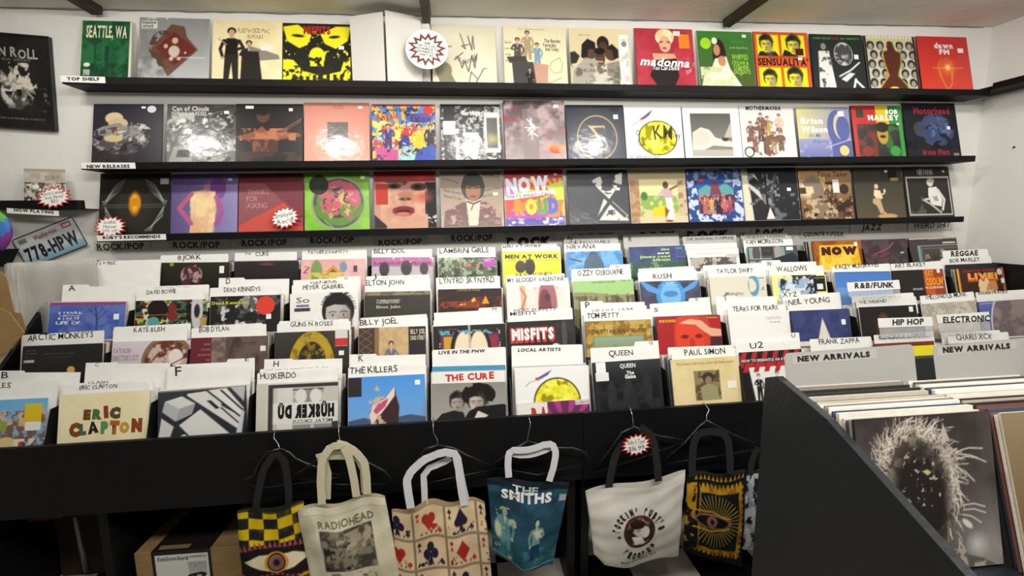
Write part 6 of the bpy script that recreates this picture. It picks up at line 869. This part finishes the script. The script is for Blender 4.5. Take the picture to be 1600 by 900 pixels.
# things in the dark under the browser
tag(build(MB().tube([at(118,806,-.62),at(126,850,-.6),at(136,892,-.58)],.011,10),'metal_rod',mat('grey_metal','8c8a86',rough=.4,metal=.6),smooth=True),'grey metal rod leaning in the dark under the left browser','rod')
tag(build(MB().ribbon([at(44,812,-.62),at(70,811,-.62),at(98,806,-.62)],(0,0,1),.012,.004),'red_strap',matc('5c2824')),'thin red strap in the dark under the left browser','strap')
tag(build(MB().box(-1.85,-.5,.005,-1.5,-.2,.33),'brown_crate',mat('dark_brown_crate','2c1a14',rough=.7)),'dark reddish-brown crate deep under the left browser','box')
# storage carton with printed label
YB=-.74; P0,P1=at(209,866,YB),at(379,852,YB); zt=float((P0[2]+P1[2])/2); bx=empty('storage_box',(float((P0[0]+P1[0])/2),YB+.2,0),'brown storage box with black sleeve and white printed label under the browser','box')
w=float(P1[0]-P0[0])
bo=build(MB().box(-w/2,-.2,.0045,w/2,.24,zt),'box_body',M_cb,bx,bevel=.002)
xa,xb=float(at(237,870,YB)[0])-bx.location[0],float(at(330,870,YB)[0])-bx.location[0]
build(MB().box(xa,-.2025,.006,xb,-.2006,zt+.0006).box(xa,-.2006,zt+.0006,xb,.24,zt+.002),'black_paper_band',mat('black_paper','1b1514',rough=.6),bx)
F=mkframe(at(250,900,YB-.005),at(335,893,YB-.005),0,0,False)
la=Art('d8d8d4',90).t('RockGroove Records',.04,.62,.14,.1,'222',.03,sh=.3).t('STORAGE BOX LP',.65,.96,.1,.05,'222',.03).g('a8a8a4','b8b8b4',.55,.2,.95,.48).p([(.55,.2),(.6,.2),(.62,.48),(.55,.48)],'d8d8d4').e(.74,.3,.015,.01,'333').p([(.5,.62),(.62,.5),(.85,.46),(.95,.5),(.9,.6),(.6,.68)],'222').e(.66,.58,.05,.03,'d8d8d4').e(.8,.55,.05,.03,'bbb').t('Storage made in one',.15,.5,.8,.05,'333',.01).t('simple step',.2,.42,.88,.05,'333',.01)
q0=local(F,240,868); wl=float(at(327,870,YB-.005)[0]-at(243,870,YB-.005)[0]); 
lo=link('printed_label',la.mesh('printed_label',wl,wl*.9),bx); L0=at(241,869,YB-.004); lo.matrix_basis=Matrix.Translation(Vector((float(L0[0])-bx.location[0],-.2032,float(L0[2])-wl*.9)))@Matrix.Rotation(math.pi/2,4,'X')
build(MB().box(xa+.02,-.19,zt+.0022,xa+.14,-.165,zt+.003),'tape_label',mat('tan_tape','8c7450',rough=.6),bx)
# ------------------------------------------------------------------ hangers and tote bags on the front board
M_hook=mat('steel_hook','b8b8b4',rough=.25,metal=.9)
M_hang=mat('black_plastic_hanger','101011',rough=.28)
HY=-.905
def hanger(hook,arms,bars,lab):
    base=at(*hook[-1],HY); o=empty('clothes_hanger',base,lab,'hanger','black hangers on the front board')
    def L(q,Y): return [tuple(at(u,v,Y)-base) for u,v in q]
    top=at(*hook[0],-.851); top2=top.copy(); top2[2]+=.006; bk=top.copy(); bk[1]=-.838; bk[2]-=.02; bk0=top.copy(); bk0[1]=-.838
    build(MB().tube([tuple(bk-base),tuple(bk0-base),tuple(top2+np.array([0,.004,.002])-base),tuple(top+np.array([0,-.016,.002])-base)]+L(hook[1:],-.885)[:-1]+[(0,0,0)],.0014,8),'hook',M_hook,o,smooth=True)
    for a in arms: build(MB().tube(L(a,HY),.0055,8),'shoulder_arm',M_hang,o,smooth=True)
    for b in bars: build(MB().tube(L(b,HY),.0024,8),'trouser_bar',M_hang,o,smooth=True)
    return o
hanger([(431,675),(428,684),(435,694),(437,701)],[[(437,701),(418,707),(404,725),(398,742),(372,752)],[(437,701),(452,707),(461,716),(478,724),(495,730),(532,743)]],[[(372,753),(410,762),(495,752),(532,745)]],'black hanger carrying the checkered eye tote')
hanger([(531,664),(529,676),(531,688),(533,697)],[[(533,697),(515,704),(480,730),(455,745)],[(533,697),(552,708),(572,721),(600,736),(612,747),(606,756)]],[[(455,746),(530,757),(606,756)]],'black hanger carrying the cream tote with a landscape print')
hanger([(677,656),(677,676),(683,686),(684,696)],[[(684,696),(664,702),(650,725),(610,766)],[(684,696),(708,700),(730,712),(776,731)]],[[(610,767),(690,750),(776,732)]],'black hanger carrying the playing-card tote')
hanger([(826,652),(829,662),(826,676),(824,690)],[[(824,690),(806,700),(790,712),(765,728)],[(824,690),(850,696),(872,700),(895,700),(915,707),(921,717),(917,724)]],[[(765,729),(840,742),(917,724)]],'black hanger carrying the dark blue tote')
hanger([(983,638),(988,649),(989,658),(990,667)],[[(990,667),(972,676),(952,705),(930,730)],[(990,667),(1004,672),(1026,681),(1045,684),(1067,687)]],[[(930,738),(1000,716),(1067,691)]],'black hanger carrying the white round-logo tote')
hanger([(1100,632),(1108,640),(1104,649),(1104,657)],[[(1104,657),(1093,666),(1070,692),(1036,719)],[(1104,657),(1118,665),(1142,678),(1178,692)]],[[(1042,724),(1110,714),(1182,702)]],'black hanger carrying the sunray eye tote')
M_cloth=mat('printed_cotton',rough=.9,attr=True,bump=.35,bscale=260,spec=.1)
def bag(name_lab,q,Y,art,handles,cloth,hcloth,bulge=.03,topw=None,wr=.006,seed=1,hw=.028,group='tote bags hung on the front board',botw=None):
    """q: TL,TR,BR,BL in the photo on plane Y"""
    TL,TR,BR,BLc=[at(u,v,Y) for u,v in q]; base=(BLc+BR)/2; o=empty('tote_bag',base,name_lab,'bag',group)
    r=random.Random(seed); ph=[r.uniform(0,6.28) for _ in range(6)]
    tw_=topw or (lambda s:0.0); bw_=botw or (lambda s:0.0)
    def surf(s,t,yo,sg):   # s right 0..1, t up 0..1
        top=TL+(TR-TL)*s; top=top+np.array([0,0,1])*tw_(s); bot=BLc+(BR-BLc)*s+np.array([0,0,1])*bw_(s); p=bot+(top-bot)*t
        e=math.sin(math.pi*s)**.5*min(1,(t*4)**.6+.1)
        wv=wr*(math.sin(s*9+ph[0]+t*2)*.5+math.sin(t*11+ph[1]+s*4)*.5+math.sin(s*23+t*7+ph[2])*.25+math.sin(t*31-s*9+ph[3])*.2)
        return p+np.array([0,yo-sg*(bulge*e*(.55+.45*math.sin(math.pi*min(1,t*1.1))))-wv*(sg>0),0])-base
    def warp(V):
        out=np.empty_like(V)
        for i,(x,y,z) in enumerate(V): 
            p=surf(min(max(x,0),1),min(max(y,0),1),0,1); out[i]=(p[0],p[1]-z*6,p[2])
        return out
    me=art.mesh('front_panel',1,1,0,M_cloth,warp=warp)
    for p_ in me.polygons: p_.use_smooth=True
    fp=link('front_panel',me,o)
    n=24;vs=[];fs=[]
    for a in range(n+1):
        for b in range(n+1): vs.append(tuple(surf(a/n,b/n,.006,-.5)))
    for a in range(n):
        for b in range(n): k=a*(n+1)+b; fs.append((k,k+1,k+n+2,k+n+1))
    bd=[(a*(n+1)) for a in range(n+1)]
    # side and bottom gussets
    k0=len(vs)
    for a in range(n+1): vs.append(tuple(surf(0,a/n,0,1)))
    for a in range(n): fs.append((a,k0+a,k0+a+1,a+1))
    k1=len(vs)
    for a in range(n+1): vs.append(tuple(surf(1,a/n,0,1)))
    for a in range(n): fs.append((n*(n+1)+a,n*(n+1)+a+1,k1+a+1,k1+a))
    k2=len(vs)
    for a in range(n+1): vs.append(tuple(surf(a/n,0,0,1)))
    for a in range(n): fs.append((a*(n+1),(a+1)*(n+1),k2+a+1,k2+a))
    me=bpy.data.meshes.new('back_panel'); me.from_pydata(vs,[],fs); me.materials.append(cloth); me.update(); link('back_panel',me,o)
    for hd in handles:
        pts,w_=hd[0],hd[1]; Yh=hd[2] if len(hd)>2 else Y-.012
        P_=[at(u,v,Yh if not isinstance(Yh,(list,tuple)) else Yh[i])-base for i,(u,v) in enumerate(pts)]
        # smooth the path a little
        Q=[P_[0]]
        for a,b in zip(P_[:-1],P_[1:]): Q+= [a*.67+b*.33,a*.33+b*.67]
        Q.append(P_[-1])
        hm=build(MB().ribbon(Q,(1,0,.15),w_,.0022),'handle',hcloth,o)
    return o
def eye(a,cx,cy,rx,ry,iris='6a4a44',white='e6d8b0'):
    a.p([(cx-rx,cy),(cx-rx*.5,cy-ry*.8),(cx,cy-ry),(cx+rx*.5,cy-ry*.8),(cx+rx,cy),(cx+rx*.5,cy+ry*.7),(cx,cy+ry*.85),(cx-rx*.5,cy+ry*.7)],white); return a
# checkered eye tote
a=Art('232321',110,150); a.Y=a.Y/.68
for i in range(5):
    for j in range(13):
        if (i+j)%2==0: a.r(i*.22-.05,j*.125-.03,i*.22+.17,j*.125+.095,'d8b81c')
a.z(5,'c8a818',.6,.3,a=.3); a.r(0,.0,1,.02,'232321')
a.p([(0,.5),(.2,.42),(.5,.38),(.8,.4),(1,.46),(1,.8),(.6,.86),(0,.84)],'221c1a')
for i in range(14): x=.04+i*.072; y=.47-.07*math.sin(math.pi*x); a.p([(x-.03,y+.03),(x+.03,y+.03),(x-.01,y-.05)],'a05058'); y2=.78; a.e(x,y2+.03*math.sin(x*9),.025,.012,'a05058')
eye(a,.55,.62,.48,.12,white='e4d8b4').e(.55,.61,.17,.13,'d8962c').e(.55,.61,.13,.115,'2a2224').e(.55,.61,.11,.095,'9c7468').e(.55,.61,.045,.04,'2a1c1c')
for k in range(24): t=k*.2618; a.l([(.55+.05*math.cos(t),.61+.045*math.sin(t)),(.55+.1*math.cos(t),.61+.085*math.sin(t))],.006,'4a3430')
a.Y=a.Y*.68
bag('checkered black and yellow tote with a large eye, leftmost bag',[(371,801),(474,786),(500,968),(384,978)],-.93,a,[([(398,812),(404,760),(418,716),(440,706),(450,745),(452,800)],.026,-.918)],mat('dark_cotton','1d1d1c',rough=.95),mat('black_strap','161617',rough=.9),topw=lambda s:.008*math.sin(s*7+1),seed=2)
# cream tote
a=Art('d4ceb4',120,140).g('d8d2b8','ccc4a8').r(0,0,1,.055,'dcd6be').r(0,.055,1,.062,'b4ac90',.7).t('RADIOHEAD',.22,.84,.155,.055,'7c745c',.02,jit=.6); a.Y=a.Y/.68
a.r(.22,.26,.8,.72,'4a463e').z(7,'8c8470',.52,.15,box=(.22,.26,.8,.72)).z(10,'c8bc9c',.6,.1,box=(.4,.3,.78,.5)).z(9,'2a2824',.55,.12,box=(.24,.3,.5,.7)).p([(.48,.3),(.76,.28),(.78,.42),(.6,.5),(.5,.42)],'a89c80').z(9,'55503f',.55,.1,box=(.45,.28,.8,.5)).z(16,'7c7460',.6,.08,box=(.26,.74,.76,.86)).z(4,'b8b094',.7,.1,a=.4)
a.Y=a.Y*.68
M_cream=mat('cream_cotton','cfc7aa',rough=.95,bump=.3,bscale=240)
bag('cream cotton tote with a dark landscape print and grey lettering',[(464,800),(601,776),(640,975),(500,985)],-.955,a,[([(503,788),(500,735),(508,704),(528,694),(541,700),(552,740),(557,776)],.028,-.975),([(511,780),(513,720),(493,714),(540,712),(567,715),(570,770)],.026,-.945),([(526,693),(545,697),(566,716),(572,730),(574,772)],.028,-.97),([(495,716),(520,709),(545,713),(566,716)],.03,-.94)],M_cream,M_cream,topw=lambda s:.012*math.sin(s*9+.5)+.01*math.sin(s*3),seed=5,wr=.008)
# playing card tote
a=Art('d8bc94',150,170); a.g('dcc098','d0b48c')
def suit(a,k,x,y,s,c):
    if k=='h': a.e(x-s*.45,y-s*.25,s*.5,s*.45,c).e(x+s*.45,y-s*.25,s*.5,s*.45,c).p([(x-s*.9,y-s*.1),(x+s*.9,y-s*.1),(x,y+s*1.05)],c)
    if k=='d': a.p([(x,y-s*1.1),(x+s*.95,y),(x,y+s*1.1),(x-s*.95,y)],c)
    if k=='c': a.e(x,y-s*.55,s*.48,s*.48,c).e(x-s*.55,y+s*.12,s*.48,s*.48,c).e(x+s*.55,y+s*.12,s*.48,s*.48,c).p([(x-s*.1,y),(x+s*.1,y),(x+s*.3,y+s*1.1),(x-s*.3,y+s*1.1)],c)
    if k=='s': a.p([(x,y-s*1.1),(x+s*.9,y+s*.1),(x-s*.9,y+s*.1)],c).e(x-s*.45,y+s*.2,s*.48,s*.42,c).e(x+s*.45,y+s*.2,s*.48,s*.42,c).p([(x-s*.08,y),(x+s*.08,y),(x+s*.3,y+s*1.1),(x-s*.3,y+s*1.1)],c)
for i in range(4):
    for j in range(5):
        x0,y0=-.12+i*.34,.0+j*.235; a.r(x0,y0,x0+.335,y0+.23,'5a5040').r(x0+.008,y0+.006,x0+.327,y0+.224,'dcc29c')
S=[['c','h','s','c'],['h','c','d','d'],['d','h','c','s'],['c','s','h','d'],['h','d','c','s']]
for j in range(5):
    for i in range(4):
        k=S[j][i]; c='a8302c' if k in 'hd' else '262438'; x,y=.045+i*.34,.115+j*.235; suit(a,k,x,y,.075,c); c2='a8302c' if (i+j)%2 else '262438'
        suit(a,k,x-.115,y-.07,.02,c); suit(a,'c',x+.11,y+.07,.022,c2); a.t('A',x-.13,x-.1,y-.035 if 0 else y-.02,.03,c,.03)
        for q in range(4): a.e(x-.1+.05*q+.02,y+.085,.012,.006,'3a3430',rot=40*q)
        a.z(18,c2,.7,.05,box=(x-.14,y+.03,x+.14,y+.1))
M_wst=mat('white_strap','d4d4d8',rough=.9)
bag('tan tote printed with playing cards, hearts and clubs',[(612,801),(757,784),(776,980),(626,985)],-.955,a,[([(642,794),(636,760),(636,745),(650,728),(672,712),(708,704),(716,720),(720,760),(726,790)],.03,-.975),([(664,793),(663,760),(661,735),(690,724),(704,716)],.024,-.94),([(716,715),(722,750),(730,784)],.022,-.95)],mat('tan_cotton','b89c74',rough=.95),M_wst,topw=lambda s:.012*math.sin(s*14+2)+.02*math.sin(math.pi*s),seed=9,wr=.007)
# dark blue tote
a=Art('1f3a4c',120,130).g('1d3648','2c5a68').z(4,'2c5468',.5,.3).r(0,0,1,.06,'18262f').t('THE',.3,.62,.1,.08,'b8c4c8',.03).t('SMITHS',.16,.8,.185,.1,'e4e4e0',.05)
a.fig(.2,.3,.62,'5c8a90','a8bcae','1a2c38').fig(.64,.36,.55,'7c9c94','c8ccb0','162a3a',legs='1c3c54').e(.66,.86,.05,.04,'c8c08c').e(.1,.6,.05,.1,'c0c8a4',soft=.03).z(7,'3a7480',.55,.15,box=(0,.72,1,1)).z(10,'a8b890',.68,.08,box=(0,.3,.35,.95)).p([(.58,.5),(.74,.5),(.7,.54),(.74,.6),(.64,.58)],'c8ccb4').r(.9,.12,1,.2,'a8b0b0')
a.l([(0,.93),(.5,.97),(1,.93)],.012,'9cb0b4')
bag('dark blue tote with pale figures and the word SMITHS',[(761,749),(889,757),(864,882),(771,866)],-.94,a,[([(795,746),(793,718),(797,703),(812,704),(834,702),(856,692),(868,698),(868,720),(858,752)],.026,-.955),([(800,708),(820,712),(845,706),(866,696)],.028,-.94)],mat('navy_cotton','16242f',rough=.95),M_wst,topw=lambda s:.006*math.sin(s*8),botw=lambda s:-.055*max(0,1-abs(s-.5)*2.2),seed=12,wr=.006)
# white round-logo tote
a=Art('d6d2c8',150,110); a.g('dad6cc','cfcbc2').r(0,.0,1,.05,'dedad0')
cx,cy=.5,.52
a.e(cx,cy,.165,.2,'2a2020').e(cx,cy,.155,.19,'6c3430').e(cx,cy,.13,.165,'c8b8b4').z(9,'3a2826',.5,.12,el=(cx,cy,.15,.185)).e(cx-.01,cy-.03,.05,.07,'d8ccc4').e(cx+.06,cy,.045,.07,'e0dcd4').e(cx-.02,cy-.1,.08,.05,'2a1e1e').p([(cx-.08,cy+.05),(cx+.02,cy+.04),(cx+.06,cy+.14),(cx-.04,cy+.16)],'e8e4dc').l([(cx-.03,cy-.03),(cx+.0,cy-.03)],.012,'2a1e1e')
for k,sx in ((-1,0),(1,0)): a.p(starpts(cx+k*.215,cy+.02*k*-1+.03,.03,.013,5),'2a2420')
def arc(a,s,r_,a0,a1,h,up=True,rx=1.0,ry=1.22):
    n=len(s)
    for i,ch in enumerate(s):
        if ch==' ': continue
        t=math.radians(a0+(a1-a0)*i/(n-1)); x=cx+r_*math.sin(t)*rx; y=cy-r_*math.cos(t)*ry; rot=-math.degrees(t) if up else -math.degrees(t)+180
        wch=.034 if ch not in "I'" else .012
        dx,dy=math.cos(math.radians(rot))*wch/2,math.sin(math.radians(rot))*wch/2
        a.t(ch,x-wch/2 if True else 0,x+wch/2,y+ (h/2 if up else -h/2)*0+h/2,h,'2c2624',.1,rot=rot*.9)
arc(a,"ROCKIN' RUBY'S",.21,-80,80,.07); arc(a,'RECORDS',.235,226,134,.075,False)
a.t('Bainbridge Island, WA',.3,.7,.9,.035,'332c2a',.03,rot=4)
bag('white canvas tote with a round brown logo and black handles',[(915,771),(1071,738),(1060,869),(928,880)],-.945,a,[([(950,772),(955,735),(965,700),(985,688)],.03,-.955),([(1029,752),(1026,715),(1020,680),(1000,668)],.03,-.955)],mat('white_canvas','c8c4ba',rough=.95),mat('black_strap'),topw=lambda s:.012*math.sin(s*6.5+.6),botw=lambda s:-.03*math.sin(math.pi*min(1,s*1.3))**2+(.04 if s<.12 else 0)*(1-s/.12),seed=15,wr=.006,bulge=.04)
burst((994,695),25,19,-.975,["Ruby's Tote",'$16.99'],'red-edged starburst price note above the white tote',3,0)
# sunray eye tote
a=Art('16191a',110,130)
r_=random.Random(4)
a.r(.1,.1,.94,.93,'b88a1c').z(9,'8c5c20',.55,.15,box=(.1,.1,.94,.93)).r(.2,.2,.86,.84,'15191a')
for i in range(14): 
    y=.1+i*.062; a.p([(.1,y),(.1,y+.05),(.17,y+.025)],'16191a'); a.p([(.97,y),(.97,y+.05),(.9,y+.025)],'16191a')
for i in range(12):
    x=.1+i*.072; a.p([(x,.95),(x+.06,.95),(x+.03,.88)],'16191a'); a.p([(x,.08),(x+.06,.08),(x+.03,.15)],'16191a'); a.p([(x,.06),(x+.05,.06),(x+.025,.0)],'b88a1c')
for k in range(40):
    t=2*math.pi*k/40; c_,s_=math.cos(t),math.sin(t); a.l([(.45+.2*c_,.52+.13*s_),(.45+.42*c_,.52+.3*s_)],.011,'b0963c')
a.r(0,.1,.18,.9,'16191a').z(9,'b88a1c',.62,.1,box=(0,.1,.14,.95))
eye(a,.42,.52,.34,.1,white='a06c5c').e(.42,.52,.26,.07,'1a1718').e(.4,.52,.09,.07,'8c5c58').e(.4,.52,.035,.03,'2a1a1c').l([(.1,.42),(.4,.4),(.72,.47)],.02,'c89c24').l([(.1,.62),(.4,.63),(.7,.58)],.02,'c89c24')
bag('black tote with a golden sunray eye beside the slanted bin panel',[(1074,742),(1166,738),(1158,880),(1068,862)],-.925,a,[([(1082,745),(1081,715),(1086,680),(1100,675),(1120,674),(1136,680),(1140,700),(1141,740)],.03,-.935)],mat('dark_cotton'),mat('black_strap'),topw=lambda s:.01*math.sin(s*8),seed=19,botw=lambda s:-.015*s)
a=Art('1c1f24',60,110).z(8,'8c9098',.52,.06).z(5,'b0b4bc',.6,.04)
bag('black and silver patterned tote, mostly hidden by the slanted panel',[(1164,742),(1215,728),(1215,860),(1158,858)],-.915,a,[([(1172,742),(1176,712),(1186,700)],.026,-.925)],mat('dark_cotton'),mat('black_strap'),seed=23)
